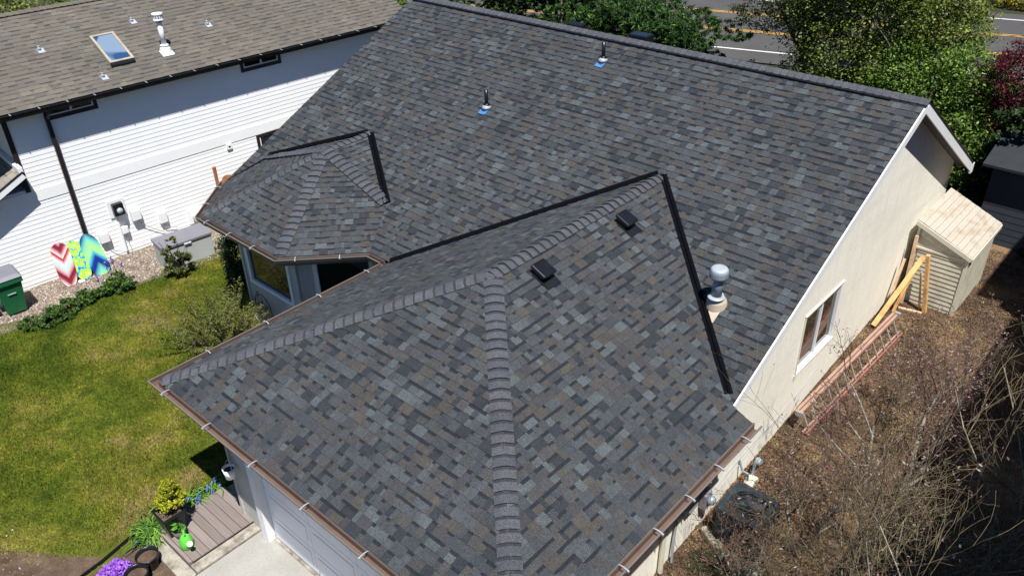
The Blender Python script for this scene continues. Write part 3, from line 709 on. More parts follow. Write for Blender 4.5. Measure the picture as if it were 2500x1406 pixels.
# flue
fx, fy = -1.08, -4.56; t = thing('flue', (fx, fy, m1 * fy), 'galvanised round flue with drum cap and tan flashing cone beside the garage valley', 'flue'); o = V(fx, fy, 0)
q = MB(); q.lathe(V(fx, fy, -2.26), [(.19, -.08), (.17, .04), (.15, .12), (.10, .20), (.098, .22)], 22, (0, -.12, 1)); q.obox(V(fx, fy - .12, m1 * (fy - .12) + .022), V(.13, 0, 0), V(0, .20, m1 * .20), nM * .003); q.build('flashing', 'cream_paint_pipe', t, smooth=False)
q = MB(); q.lathe(V(fx, fy - .05, -2.05), [(.088, -.02), (.088, .02), (.13, -.012), (.135, -.02), (.085, -.03)], 24); q.build('storm_collar', 'galvanised', t, smooth=True)
q = MB(); q.lathe(V(fx, fy - .05, -2.06), [(.082, 0), (.082, .42)], 24); q.build('pipe', 'galvanised_blue', t, smooth=True)
q = MB(); prof = [(.09, -.005), (.132, 0), (.137, .03), (.137, .12), (.134, .145), (.118, .168), (.08, .175), (0, .168)]; q.lathe(V(fx, fy - .05, -1.72), prof, 40); q.build('cap', 'galvanised', t, smooth=True)
q = MB()
for k in range(40):
    a = 2 * math.pi * k / 40; q.tube([V(fx + .139 * math.cos(a), fy - .05 + .139 * math.sin(a), -1.69), V(fx + .139 * math.cos(a), fy - .05 + .139 * math.sin(a), -1.61)], .0045, 4)
q.build('cap_fins', 'galvanised_blue', t)

# ------------------------------------------------------------------ WHITE NEIGHBOUR HOUSE (local frame: x outward, y along wall)
PHI = .0755
nb = thing('neighbour_house', (-16.6, -8, 0), 'white clapboard house with black gutter and tan shingle roof beyond the lawn', 'house', None, -PHI, True)
UL, UR, QN, WE, ZE = -1.10, 10.33, .45, .30, -1.39
WR = -2.85; ZR = ZE + QN * (WE - WR)
mb = MB(); mb.box((-5.9, UL, -5.9), (0, UR - .35, -1.62)); nw = mb.build('wall', 'white_vinyl', nb)
mb = MB(); mb.face([(-5.9, UR - .35, -1.62), (0, UR - .35, -1.62), (-2.95, UR - .35, ZR - .1)]); mb.face([(-5.9, UL, -1.62), (0, UL, -1.62), (-2.95, UL, ZR - .1)]); mb.build('gable', 'white_vinyl', nb)
mb = MB(); q = [(WE, UL - .25, ZE), (WE, UR, ZE), (WR, UR, ZR), (WR, UL - .25, ZR)]; q2 = [(WR, UL - .25, ZR), (WR, UR, ZR), (-6.0, UR, ZE), (-6.0, UL - .25, ZE)]
U2 = -9.0
q = [(WE, U2, ZE), (WE, UR, ZE), (WR, UR, ZR), (WR, U2, ZR)]; q2 = [(WR, U2, ZR), (WR, UR, ZR), (-6.0, UR, ZE), (-6.0, U2, ZE)]
mb.face(q); mb.face(q2); mb.face([(a, b_, c - .13) for a, b_, c in q]); mb.face([(a, b_, c - .13) for a, b_, c in q2])
nroof = mb.build('roof', 'soffit', nb)
loc2w = Matrix.Translation((-16.6, -8, 0)) @ Matrix.Rotation(-PHI, 4, 'Z')
fN = mkface([[V(*p) for p in q]], q[0], q[1])
tabsN = make_tabs(fN, 300, PAL_TAN, expo=.1455, wmin=.09, wmax=.30, band=.40, thick=.010)
# choose the largest seen using world positions
vis = []
for i, (c, p) in enumerate(tabsN):
    u, v, z = pix(loc2w @ c); vis.append((z if 0 < u < 1 and 0 < v < 1 else 1e3 + z, i))
vis.sort(); single = {i for z, i in vis[:300] if z < 1e3}; big = MB()
for i, (c, p) in enumerate(tabsN):
    if i in single: m_ = MB(); tab_mb(m_, p); m_.build('shingle', 'tan_granules', nroof)
    else: tab_mb(big, p)
tag(big.build('shingle_field', 'tan_granules', nroof), kind='stuff')
mb = MB(); s_ = U2; rr = random.Random(4)
while s_ < UR - .05:
    c = tuple(v * rr.uniform(.8, 1.0) for v in (.125, .11, .09)); d1 = V(1, 0, -QN).normalized() * .14; d2 = V(-1, 0, -QN).normalized() * .14; A = V(WR, s_, ZR + .045); B = V(WR, s_ + .2, ZR + .03)
    mb.face([A, A + d1, B + d1, B], c); mb.face([A + d2, A, B, B + d2], c); mb.face([A + d1, A, A + V(0, 0, -.03), A + d1 + V(0, 0, -.03)], EDGE); mb.face([A + d1, B + d1, B + d1 - V(0, 0, .03), A + d1 - V(0, 0, .03)], EDGE); s_ += .16
tag(mb.build('ridge_cap_row', 'tan_granules', nroof), kind='stuff')
g = MB(); sweep(g, [(WE + .005, UR), (WE + .005, U2)], ZE, [(a, h) for a, h in GPROF][::1], [0] * 12)
# path must run so that outside (+x) is on its right-hand side: going from +u to -u the right side is -x, so reverse
g = MB(); sweep(g, [(WE + .005, U2), (WE + .005, UR)], ZE, GPROF, [0] * 12); go = g.build('gutter', 'black_metal', nb)
MB().box((WE - .02, U2, ZE - .13), (WE + .004, UR, ZE - .012)).build('fascia', 'black_metal', nb)
u = UL + .1
while u < UR - .1:
    MB().box((WE + .01, u - .012, ZE - .004), (WE + .15, u + .008, ZE + .004)).build('gutter_bracket', 'putty_grey', go); u += .62
# siding
wins = [(-.19, .90, -1.765, -1.47), (4.80, 5.89, -1.785, -1.47), (4.86, 6.1, -4.6, -3.72)]
HB = [(a - .06, b_ + .06, c - .06, d + .06) for a, b_, c, d in wins[:2]] + [(4.82, 6.14, -4.66, -3.68)]
PLN = ((0.002, UL), (0, 1), (1, 0), UR - .35 - UL); sh = lambda H: [(a - UL, b_ - UL, c, d) for a, b_, c, d in H]
lap_planks(nw, PLN, -3.36, -1.62, .1135, 'white_vinyl', holes=sh(HB), proud=.0072)
lap_planks(nw, PLN, -5.65, -3.64, .1135, 'white_vinyl', holes=sh(HB), proud=.0072)
lap_planks(nw, ((0.002, -6.0), (0, 1), (1, 0), 6.0 + UL), -5.65, -3.64, .1135, 'white_vinyl', proud=.0072)
lap_planks(nw, ((-5.9, UL - .002), (1, 0), (0, -1), 5.9), -3.3, -1.62, .1135, 'white_vinyl', proud=.0072)
MB().box((0, -6.0, -3.64), (.018, UR - .35, -3.36)).build('belly_band', 'white_vinyl', nb)
MB().box((-.05, -6.0, -5.95), (-.003, UR - .35, -5.655)).build('foundation', 'foundation', nb)
MB().box((-5.9, -6.0, -5.9), (0, UL - .003, -3.42)).build('wall', 'white_vinyl', nb)
for i, (a, b_, c, d) in enumerate(wins):
    q = MB(); q.box((0, a - .06, c - .07), (.03, a + .03, d + .07)); q.box((0, b_ - .03, c - .07), (.03, b_ + .06, d + .07)); q.box((0, a + .03, c - .07), (.03, b_ - .03, c + .03)); q.box((0, a + .03, d - .01), (.03, b_ - .03, d + .07)); wo = q.build('window', 'dark_trim', nb)
    q = MB(); q.box((.004, a + .03, c + .03), (.024, b_ - .03, c + .06)); q.box((.004, a + .03, c + .06), (.024, a + .06, d - .01)); q.box((.004, b_ - .06, c + .06), (.024, b_ - .03, d - .01)); q.box((.004, (a + b_) / 2 - .02, c + .06), (.026, (a + b_) / 2 + .03, d - .01)); q.build('frame', 'white_trim', wo)
    MB().box((.004, a + .06, c + .06), (.010, b_ - .06, d - .01)).build('pane', 'window_glass', wo)
# downspouts and corner
q = MB(); q.tube([V(.28, -.2, ZE - .1), V(.26, -.2, ZE - .2), V(.07, -.21, ZE - .38)], .04, 8); q.box((.022, -.265, -5.55), (.10, -.175, ZE - .30)); q.build('downspout', 'dark_trim', nb)
MB().box((-.03, UL - .055, -3.36), (.035, UL + .05, ZE - .15)).build('corner_board', 'dark_trim', nb)
# side porch roof at the left end
q = MB(); P1, P2, P3, P4 = (.33, UL - .04, -2.72), (-4.5, UL - .04, -2.72), (-4.5, -4.0, -4.15), (.33, -4.0, -4.15)
q.face([P1, P2, P3, P4]); q.face([(a, b_, c - .16) for a, b_, c in (P4, P3, P2, P1)]); po = q.build('porch_roof', 'tan_granules', nb)
f_ = mkface([[V(*P4), V(*P1), V(*P2), V(*P3)]], P4, P3); tt = make_tabs(f_, 44, [((.24, .22, .19), 3), ((.21, .19, .165), 3), ((.26, .235, .2), 2)], band=.1, wmin=.2, wmax=.5); big = MB()
for c, p in tt: tab_mb(big, p)
tag(big.build('shingle_field', 'tan_granules', po), kind='stuff')
q = MB(); q.beam((.34, UL - .04, -2.80), (.34, -4.0, -4.23), .03, .16, (0, .3, 1)); q.build('rake_board', 'white_trim', nb)
q = MB(); q.beam((.35, UL - .04, -2.715), (.35, -4.0, -4.145), .03, .03, (0, .3, 1)); q.build('drip_edge', 'dark_trim', nb)
q = MB(); q.box((-4.5, UL - .12, -2.73), (.35, UL - .02, -2.62)); q.build('flashing', 'white_trim', nb)
MB().box((-4.4, -4.0, -4.4), (-.004, UL - .01, -3.3)).build('porch_wall', 'white_vinyl', nb)
# skylight: a part of the roof
def NRp(w_, u_): return V(w_, u_, ZE + QN * (WE - w_))
nN = V(QN, 0, 1).normalized(); dN = V(1, 0, -QN).normalized()
sk = MB(); c0 = NRp(-.92, 1.93); hl, hw = .56, .30
for sgn in (-1, 1):
    sk.obox(c0 + dN * sgn * (hl - .03) + nN * .06, dN * .03, V(0, hw, 0), nN * .06); sk.obox(c0 + V(0, sgn * (hw - .03), 0) + nN * .06, dN * (hl - .06), V(0, .03, 0), nN * .06)
sk_o = sk.build('skylight', 'skylight_frame', nb)
MB().obox(c0 + nN * .095, dN * (hl - .06), V(0, hw - .06, 0), nN * .006).build('pane', 'skylight_glass', sk_o)
MB().obox(c0 + dN * (hl + .03) + nN * .03, dN * .03, V(0, hw, 0), nN * .03).build('apron_flashing', 'black_metal', sk_o)
# vents on the tan roof
def nthing(name, w_, u_, label, cat, group=None):
    p = NRp(w_, u_) + nN * .012; P_ = loc2w @ p; t = thing(name, tuple(P_), label, cat, group, -PHI, True); return t
def small_vent(w_, u_, label):
    t = nthing('plumbing_vent', w_, u_, label, 'vent pipe', 'small vent pipes on the tan roof')
    q = MB(); q.obox(V(.04, .02, -.04 * QN) + nN * .004, dN * .085, V(0, .075, 0), nN * .003); q.build('flashing', 'galvanised', t)
    MB().lathe((0, 0, 0), [(.05, 0), (.038, .04), (.028, .07)], 14).build('boot', 'galvanised', t, smooth=True)
    MB().lathe((0, 0, .05), [(.032, 0), (.034, .04), (.02, .05), (.02, .20)], 10).build('pipe', 'aluminium', t)
small_vent(-1.43, .45, 'small metal vent pipe on the tan roof, left of the skylight')
small_vent(-1.78, 2.88, 'small metal vent pipe on the tan roof, uphill between skylight and white flue')
small_vent(-1.12, 4.58, 'small metal vent pipe on the tan roof, right of the white flue')
small_vent(-.14, 1.31, 'small metal vent pipe on the tan roof, just below the skylight by the gutter')
t = nthing('flue', -.5, 3.08, 'tall white flue pipe with slotted drum cap on the tan roof', 'flue')
MB().obox(V(.06, .0, -.06 * QN) + nN * .004, dN * .12, V(0, .15, 0), nN * .003).lathe((0, 0, 0), [(.15, -.04), (.13, .08), (.07, .15)], 18).build('flashing', 'white_trim', t)
MB().lathe((0, 0, .14), [(.06, 0), (.105, 0), (.11, .02), (.06, .05)], 20).build('storm_collar', 'white_trim', t, smooth=True)
MB().lathe((0, 0, .15), [(.065, 0), (.065, .62)], 18).build('pipe', 'white_trim', t, smooth=True)
MB().lathe((0, 0, .73), [(.068, 0), (.068, .05)], 18).build('rust_band', 'rust_wood', t)
q = MB(); q.lathe((0, 0, .78), [(.07, 0), (.125, .0), (.125, .02), (.09, .03)], 20); q.lathe((0, 0, .78), [(.09, .14), (.135, .14), (.135, .165), (0, .17)], 20)
for k in range(12): a = k * math.pi / 6; q.beam((.11 * math.cos(a), .11 * math.sin(a), .79), (.12 * math.cos(a), .12 * math.sin(a), .93), .035, .008, (math.cos(a), math.sin(a), 0))
q.build('cap', 'white_trim', t)
# fittings on the white wall  (each a thing)
def wthing(name, u_, z_, label, cat, group=None):
    P_ = loc2w @ V(.02, u_, z_); return thing(name, tuple(P_), label, cat, group, -PHI, True)
t = wthing('electric_meter', .69, -4.40, 'black electric meter box on a white backing board on the white wall', 'meter')
MB().box((-.018, -.21, -.24), (.02, .21, .22)).build('backing_board', 'white_trim', t); MB().box((.02, -.13, -.17), (.16, .13, .15)).build('cabinet', 'black_plastic', t, bevel=.01)
MB().lathe((.16, .01, -.03), [(.075, 0), (.075, .04), (.055, .07), (0, .075)], 20, (1, 0, 0)).build('glass_dome', 'galvanised', t, smooth=True)
MB().tube([V(.06, -.08, -.17), V(.06, -.08, -1.2)], .028, 10).build('conduit', 'white_trim', t)
def ubox(u_, z_, wd, hg, dp, label, cable=None):
    t = wthing('utility_box', u_, z_, label, 'utility box', 'white utility boxes on the wall')
    MB().box((-.018, -wd / 2, -hg / 2), (dp, wd / 2, hg / 2)).build('cabinet', 'white_trim', t, bevel=.015)
    MB().box((dp, -wd / 2 + .02, -hg / 2 + .02), (dp + .012, wd / 2 - .02, hg / 2 - .02)).build('cover', 'white_trim', t, bevel=.004)
    if cable: MB().tube([V(dp * .5, 0, -hg / 2)] + [V(*c) for c in cable], .008, 5).build('cable', 'putty_grey', t)
ubox(1.08, -4.72, .24, .30, .12, 'largest white utility box, right of the black meter', [(.06, .1, -.3), (.04, .35, -.55), (.03, .6, -.75), (.05, .62, -.95)])
ubox(.72, -5.03, .16, .20, .10, 'smallest white utility box beside the meter conduit', [(.05, 0, -.3), (.05, .03, -.6)])
ubox(1.74, -5.05, .22, .32, .08, 'white utility box above the storage chest', [(.04, -.02, -.3), (.04, .2, -.36), (.04, .3, -.4)])
ubox(.18, -5.05, .24, .28, .10, 'square white utility box near the blue bodyboard', [(.06, .05, -.28), (.05, .1, -.38), (.05, .2, -.48), (.05, .38, -.55)])
t = wthing('wall_vent', 3.97, -3.72, 'small square white vent under the belly band', 'vent')
q = MB(); q.box((-.018, -.075, -.07), (.03, .075, .07)); q.build('frame', 'white_trim', t); MB().box((.03, -.03, -.02), (.034, .03, .02)).build('opening', 'black_plastic', t)
t = wthing('hose_reel', 2.58, -5.32, 'white wall mounted hose reel at the end of the storage chest', 'hose reel')
MB().box((-.018, -.18, -.22), (.03, .18, .2)).build('back_plate', 'white_trim', t, bevel=.01)
MB().lathe((.05, 0, 0), [(.20, 0), (.20, .02), (.09, .03), (.09, .16), (.20, .17), (.20, .19)], 18, (0, 1, 0)).build('drum', 'white_trim', t)
MB().box((.05, -.09, -.1), (.25, .09, .06)).build('hose_coil', 'box_grey', t, bevel=.04)
# rustic wood post and disc
P_ = loc2w @ V(.8, 3.12, -5.68); t = thing('garden_ornament', tuple(P_), 'tall rust brown post with a round disc standing by the white wall', 'ornament', None, 0, True)
MB().tube([V(0, 0, 0), V(0, -.02, .9), V(-.03, 0, 1.85)], [.035, .04, .05], 10).build('post', 'rust_wood', t)
MB().lathe((.0, .30, 1.36), [(.16, -.02), (.17, .02)], 24, (1, -.5, .2)).build('disc', 'rust_wood', t)
# bodyboards
def bodyboard(u_, lean, mat, wd, hg, taper, tilt, label, nose, tail):
    P_ = loc2w @ V(lean, u_, -5.74); t = thing('bodyboard', tuple(P_), label, 'bodyboard', 'bodyboards leaning on the white wall')
    pts = []; n = 14
    for i in range(n + 1):
        s_ = i / n; y = hg * s_; 
        ww = wd / 2 * (1 - taper * (s_ - .55) ** 2 * 2)
        if s_ > 1 - nose: k = (s_ - 1 + nose) / nose; ww *= math.sqrt(max(0.02, 1 - k * k * .93))
        if s_ < tail: k = 1 - s_ / tail; ww *= math.sqrt(max(.05, 1 - k * k * .75))
        pts.append((ww, y))
    out = [(a, b_) for a, b_ in pts] + [(-a, b_) for a, b_ in pts[::-1]]; m_ = MB(); th = .05
    F = [(a, b_, th / 2) for a, b_ in out]; Bk = [(a, b_, -th / 2) for a, b_ in out]; N_ = len(out)
    m_.face(F); m_.face(Bk[::-1])
    for i in range(N_): j = (i + 1) % N_; m_.face([F[i], Bk[i], Bk[j], F[j]])
    o = m_.build('deck', mat, t, org=(0, 0, 0), bevel=.012)
    # local: x across, y up the board, z = face normal (outwards)
    yv = (Vector((-lean + .05, 0, hg)).normalized()); xv = Vector((0, 1, 0)); zv = xv.cross(yv)
    if zv.x < 0: zv = -zv; xv = -xv
    Mx = Matrix((xv, yv, zv)).transposed().to_4x4(); o.matrix_local = Matrix.Rotation(-PHI, 4, 'Z') @ Mx @ Matrix.Rotation(tilt, 4, 'Z')
    return t, o
t, o = bodyboard(-1.02, .60, 'board_red', .42, 1.10, .25, -.10, 'maroon and mint chevron bodyboard leaning on the white wall', .16, .30)
MB().box((-.07, .18, .027), (.07, .32, .031)).build('label_patch', 'white_trim', t, org=(0, 0, 0)).matrix_local = o.matrix_local
t, o = bodyboard(-.63, .56, 'board_lime', .42, 1.02, .3, -.02, 'lime green and blue marbled bodyboard, middle of the three', .3, .35)
t, o = bodyboard(-.22, .60, 'board_blue', .45, 1.08, .22, .04, 'blue and green chevron bodyboard below the black downspout', .3, .10)
# storage chest
P_ = V(-15.10, -6.48, -5.73); t = thing('storage_chest', tuple(P_), 'long grey plastic storage chest with darker lid by the gravel', 'storage box', None, -.12, True)
MB().box((-.33, -.64, 0), (.33, .64, .60)).build('body', 'box_grey', t, bevel=.015); MB().box((-.36, -.66, .60), (.36, .66, .67)).build('lid', 'lid_grey', t, bevel=.012); MB().box((.36, -.09, .58), (.378, .09, .61)).build('handle', 'white_trim', t)
# wheelie bins
def bin_(x, y, label):
    t = thing('wheelie_bin', (x, y, -5.73), label, 'bin', 'green wheelie bins by the white wall', -PHI, True)
    w0, w1, h = .21, .29, .98; q = MB(); B = [(-w0, -w0, .04), (w0, -w0, .04), (w0, w0, .04), (-w0, w0, .04)]; T = [(-w1, -w1, h), (w1 + .03, -w1, h), (w1 + .03, w1, h), (-w1, w1, h)]
    q.mesh(B + T, [(3, 2, 1, 0), (0, 1, 5, 4), (1, 2, 6, 5), (2, 3, 7, 6), (3, 0, 4, 7)]); q.build('body', 'bin_green', t, bevel=.03)
    q = MB(); q.box((-w1 - .01, -w1 - .02, h - .14), (w1 + .055, w1 + .02, h)); q.build('rim', 'bin_green', t, bevel=.015)
    q = MB(); q.box((.26, -.09, .58), (.295, .09, .60)); q.build('bar', 'galvanised', t); MB().box((.235, -.09, .60), (.275, .09, .70)).build('recess', 'black_plastic', t)
    q = MB(); q.mesh([(-w1 - .04, -w1 - .03, h), (w1 + .07, -w1 - .03, h), (w1 + .07, w1 + .03, h), (-w1 - .04, w1 + .03, h), (-w1, -w1 + .03, h + .09), (w1 - .02, -w1 + .03, h + .07), (w1 - .02, w1 - .03, h + .07), (-w1, w1 - .03, h + .09)], [(4, 5, 6, 7), (0, 1, 5, 4), (1, 2, 6, 5), (2, 3, 7, 6), (3, 0, 4, 7)]); q.build('lid', 'lid_grey', t, bevel=.02)
    q = MB(); 
    for sy in (-1, 1): q.lathe((-.20, sy * .24, .11), [(.11, -.03), (.11, .03)], 16, (0, 1, 0))
    q.build('wheel', 'black_plastic', t)
bin_(-15.95, -10.42, 'green wheelie bin with dark grey lid against the white wall')
bin_(-15.98, -11.22, 'second green wheelie bin at the frame edge, only its side showing')

# ------------------------------------------------------------------ porch deck and pots
t = thing('deck', (-6.45, -10.95, -5.75), 'small grey brown composite deck beside the garage front corner', 'deck')
MB().box((-6.96, -11.5, -5.8), (-5.96, -10.2, -5.63)).build('frame', 'old_concrete', t)
for i in range(8):
    y = -11.56 + i * .148; q = MB(); q.box((-7.0, y, -5.628), (-5.93, y + .140, -5.60)); o = q.build('deck_board', 'deck_board', t, bevel=.003)
q = MB(); q.box((-6.98, -11.62, -5.8), (-5.95, -11.565, -5.612)); q.build('edge_board', 'deck_board', t)
q = MB(); q.box((-5.925, -11.62, -5.8), (-5.72, -10.36, -5.635)); q.box((-6.95, -11.86, -5.8), (-5.72, -11.63, -5.66)); tag(q.build('concrete_kerb', 'old_concrete', bevel=.02), kind='structure')
def bucket(x, y, z, label):
    t = thing('bucket', (x, y, z), label, 'bucket', 'buckets hung on the garage wall')
    MB().lathe((x, y, z), [(.075, 0), (.10, .2), (.094, .2), (.072, .02), (0, .02)], 18).build('pail', 'white_trim', t, smooth=True)
    MB().lathe((x, y, z + .15), [(.088, 0), (0, .02)], 14).build('soil', 'black_plastic', t)
    MB().tube([V(x - .098, y, z + .2), V(x - .06, y + .03, z + .30), V(x, y + .05, z + .34), V(x + .06, y + .03, z + .30), V(x + .098, y, z + .2)], .005, 5).build('handle', 'aluminium', t)
bucket(-6.0, -10.60, -4.55, 'small white bucket hanging on the garage front corner')
bucket(-6.32, -10.30, -4.55, 'shaded small bucket hanging under the eave behind the corner')

def leaf_cloud(name, cx, n, size, pal, parent=None, mat='leaf', clumps=None, up_bias=.5, aspect=2.0, seed=1, droop=0, loc=(0, 0, 0)):
    """cx: list of (centre, radii) blobs; leaves scattered on small clumps near blob surfaces"""
    r_ = np.random.RandomState(seed); tot = sum(c[1][0] * c[1][1] + c[1][0] * c[1][2] for c in cx); P_ = []; Sh = []
    for (c, rad) in cx:
        k = int(n * (rad[0] * rad[1] + rad[0] * rad[2]) / tot); nc = max(6, (clumps or k // 40)); d = r_.normal(size=(nc, 3)); d /= np.linalg.norm(d, axis=1)[:, None]
        rr_ = r_.uniform(.45, 1.0, nc) ** .6; cc = np.array(c) + d * rr_[:, None] * np.array(rad); idx = r_.randint(0, nc, k); sp = r_.uniform(.08, .2, nc) * min(rad) 
        P_.append(cc[idx] + r_.normal(size=(k, 3)) * sp[idx][:, None] * np.array([1, 1, .6])); Sh.append(r_.uniform(.75, 1.25, nc)[idx])
    P_ = np.concatenate(P_); Sh = np.concatenate(Sh); k = len(P_)
    nrm = r_.normal(size=(k, 3)); nrm[:, 2] = np.abs(nrm[:, 2]) + up_bias; nrm /= np.linalg.norm(nrm, axis=1)[:, None]
    t_ = np.cross(nrm, r_.normal(size=(k, 3))); t_ /= np.linalg.norm(t_, axis=1)[:, None]
    if droop: t_[:, 2] -= droop; t_ /= np.linalg.norm(t_, axis=1)[:, None]
    b_ = np.cross(nrm, t_); s_ = size * r_.uniform(.6, 1.3, k)[:, None]
    v0 = P_ - t_ * s_ * .5; v2 = P_ + t_ * s_ * .5; v1 = P_ + b_ * s_ / aspect * .5 + nrm * s_ * .08; v3 = P_ - b_ * s_ / aspect * .5 + nrm * s_ * .08
    verts = np.stack([v0, v1, v2, v3], 1).reshape(-1, 3); faces_ = np.arange(k * 4).reshape(k, 4)
    pal_ = np.array([p for p, w_ in pal]); wt = np.array([w_ for p, w_ in pal], float); wt /= wt.sum(); col = pal_[r_.choice(len(pal_), k, p=wt)] * (Sh * r_.uniform(.8, 1.2, k))[:, None]
    return npmesh(name, verts, faces_, mat, col, parent, loc)
GREEN = [((.035, .085, .012), 3), ((.06, .13, .015), 3), ((.10, .18, .025), 1.5), ((.02, .05, .01), 2)]
GOLD = [((.36, .38, .015), 3), ((.46, .46, .03), 2), ((.20, .24, .012), 2), ((.12, .15, .01), 1)]
DARKG = [((.012, .030, .008), 3), ((.025, .06, .012), 3), ((.05, .10, .02), 1)]
OLIVE = [((.10, .115, .03), 3), ((.16, .16, .05), 2), ((.06, .08, .02), 3), ((.21, .19, .09), 1)]
# square planter with golden conifer
t = thing('planter', (-6.74, -11.42, -5.6), 'black square planter with a golden dwarf conifer on the deck', 'planter')
q = MB(); cx_, cy_ = -6.74, -11.42; b0, b1 = .13, .185
B = [(cx_ - b0, cy_ - b0, -5.6), (cx_ + b0, cy_ - b0, -5.6), (cx_ + b0, cy_ + b0, -5.6), (cx_ - b0, cy_ + b0, -5.6)]; T = [(cx_ + a * b1, cy_ + b_ * b1, -5.17) for a, b_ in ((-1, -1), (1, -1), (1, 1), (-1, 1))]
q.mesh(B + T, [(3, 2, 1, 0), (0, 1, 5, 4), (1, 2, 6, 5), (2, 3, 7, 6), (3, 0, 4, 7)]); q.build('pot', 'black_plastic', t)
q = MB()
for a, b_, c, d in ((-1, -1, 1, -.86), (-1, .86, 1, 1), (-1, -.86, -.86, .86), (.86, -.86, 1, .86)): q.box((cx_ + a * .2, cy_ + b_ * .2, -5.18), (cx_ + c * .2, cy_ + d * .2, -5.145))
q.build('rim', 'black_plastic', t); MB().box((cx_ - .17, cy_ - .17, -5.22), (cx_ + .17, cy_ + .17, -5.19)).build('soil', 'soil', t)
MB().tube([V(cx_, cy_ + .04, -5.2), V(cx_, cy_ + .06, -4.9)], .02, 6).build('trunk', 'bark', t)
leaf_cloud('foliage', [((cx_ - .02, cy_ + .08, -4.95), (.24, .24, .16)), ((cx_ - .03, cy_ + .1, -4.72), (.12, .12, .14)), ((cx_ - .14, cy_ + .0, -5.0), (.13, .13, .1))], 5200, .045, GOLD, t, clumps=70, seed=3)
# small pot
t = thing('plant_pot', (-6.55, -11.46, -5.6), 'small pot with leafy green seedling beside the black planter', 'plant pot')
MB().lathe((-6.55, -11.42, -5.6), [(.08, 0), (.115, .15), (.105, .15), (.1, .12), (0, .12)], 20).build('pot', 'gutter_lip', t, smooth=True)
leaf_cloud('foliage', [((-6.55, -11.42, -5.37), (.11, .11, .08))], 90, .11, [((.10, .26, .03), 2), ((.07, .20, .03), 2)], t, clumps=14, seed=4)
# watering can
cx_, cy_ = -6.27, -11.46; t = thing('watering_can', (cx_, cy_, -5.6), 'bright green watering can with white rose on the deck', 'watering can')
MB().lathe((cx_, cy_, -5.6), [(.095, 0), (.11, .02), (.105, .15), (.07, .21), (.05, .235), (.045, .2)], 22).build('body', 'can_green', t, smooth=True)
MB().tube([V(cx_ - .08, cy_ + .03, -5.5), V(cx_ - .12, cy_ + .05, -5.40), V(cx_ - .07, cy_ + .03, -5.33), V(cx_ + .01, cy_, -5.35)], .015, 8).build('handle', 'can_green', t)
MB().tube([V(cx_ + .08, cy_ - .03, -5.53), V(cx_ + .17, cy_ - .03, -5.42), V(cx_ + .21, cy_ - .03, -5.37)], [.03, .018, .015], 8).build('spout', 'can_green', t)
MB().lathe((cx_ + .20, cy_ - .03, -5.38), [(.015, 0), (.045, .035), (0, .04)], 14, (.7, 0, .7)).build('rose', 'white_trim', t)
def bigpot(x, y, label):
    t = thing('plant_pot', (x, y, -5.73), label, 'plant pot', 'empty black nursery pots in the bed')
    MB().lathe((x, y, -5.73), [(.13, 0), (.165, .24), (.18, .24), (.18, .27), (.165, .27), (.155, .2)], 28, cap=False).build('pot', 'black_plastic', t, smooth=True)
    MB().lathe((x, y, -5.73), [(.16, .19), (.08, .205), (0, .20)], 20).build('soil', 'ground_bed', t)
bigpot(-6.47, -12.02, 'round black nursery pot of soil, nearer the deck corner')
bigpot(-6.27, -12.30, 'round black nursery pot of soil beside the purple flowers')
# bed edging
q = MB(); pth = [V(-7.30, -11.62, -5.71), V(-7.24, -12.0, -5.71), V(-7.12, -12.5, -5.71), V(-7.06, -13.0, -5.71), V(-7.0, -14.2, -5.71)]
for a, b_ in zip(pth, pth[1:]): q.beam(a, b_, .02, .09)
tag(q.build('bed_edging', 'black_plastic'), 'thin dark garden edging between the lawn and flower bed', 'edging')
# aubrieta mound
t = thing('flower_mound', (-6.6, -12.5, -5.73), 'mound of purple flowers beside the round black pots', 'flowers')
PUR = [((.30, .10, .62), 3), ((.40, .18, .72), 2), ((.22, .06, .48), 2)]
leaf_cloud('foliage', [((-6.62, -12.48, -5.70), (.34, .30, .13))], 5000, .03, GREEN, t, clumps=90, seed=6)
leaf_cloud('flowers', [((-6.62, -12.48, -5.67), (.33, .29, .15))], 4200, .034, PUR, t, mat='petal', aspect=1.1, up_bias=1.2, clumps=260, seed=7)
def strap_plant(name, x, y, n, ln, label, cat, flowers=None, seed=1, spread=.15, group=None, pal=GREEN):
    r_ = random.Random(seed); z = gz(x, y) + .01; t = thing(name, (x, y, z), label, cat, group); m_ = MB()
    for k in range(n):
        a = r_.uniform(0, 2 * math.pi); L = ln * r_.uniform(.6, 1.15); bx, by = x + r_.gauss(0, spread), y + r_.gauss(0, spread); d = V(math.cos(a), math.sin(a), 0); pts = [V(bx, by, z), V(bx, by, z) + d * L * .3 + V(0, 0, L * .55), V(bx, by, z) + d * L * .75 + V(0, 0, L * .5), V(bx, by, z) + d * L + V(0, 0, L * .2)]
        sd = V(-d.y, d.x, 0); c = pick(pal, r_)
        for (p, w0), (p2, w1) in zip(list(zip(pts, (.008, .011, .008, .001))), list(zip(pts, (.008, .011, .008, .001)))[1:]): m_.face([p - sd * w0, p + sd * w0, p2 + sd * w1, p2 - sd * w1], tuple(v * 2.2 for v in c))
    m_.build('leaves', 'leaf', t)
    if flowers:
        cols, nf, hh = flowers; cl = []
        for k in range(nf): cl.append(((x + r_.gauss(0, spread), y + r_.gauss(0, spread), z + hh * r_.uniform(.7, 1.1)), (.025, .025, .05)))
        leaf_cloud('flowers', cl, nf * 22, .026, cols, t, mat='petal', aspect=1.2, clumps=6, seed=seed)
    return t
BLUE = [((.10, .14, .62), 3), ((.16, .22, .75), 2)]
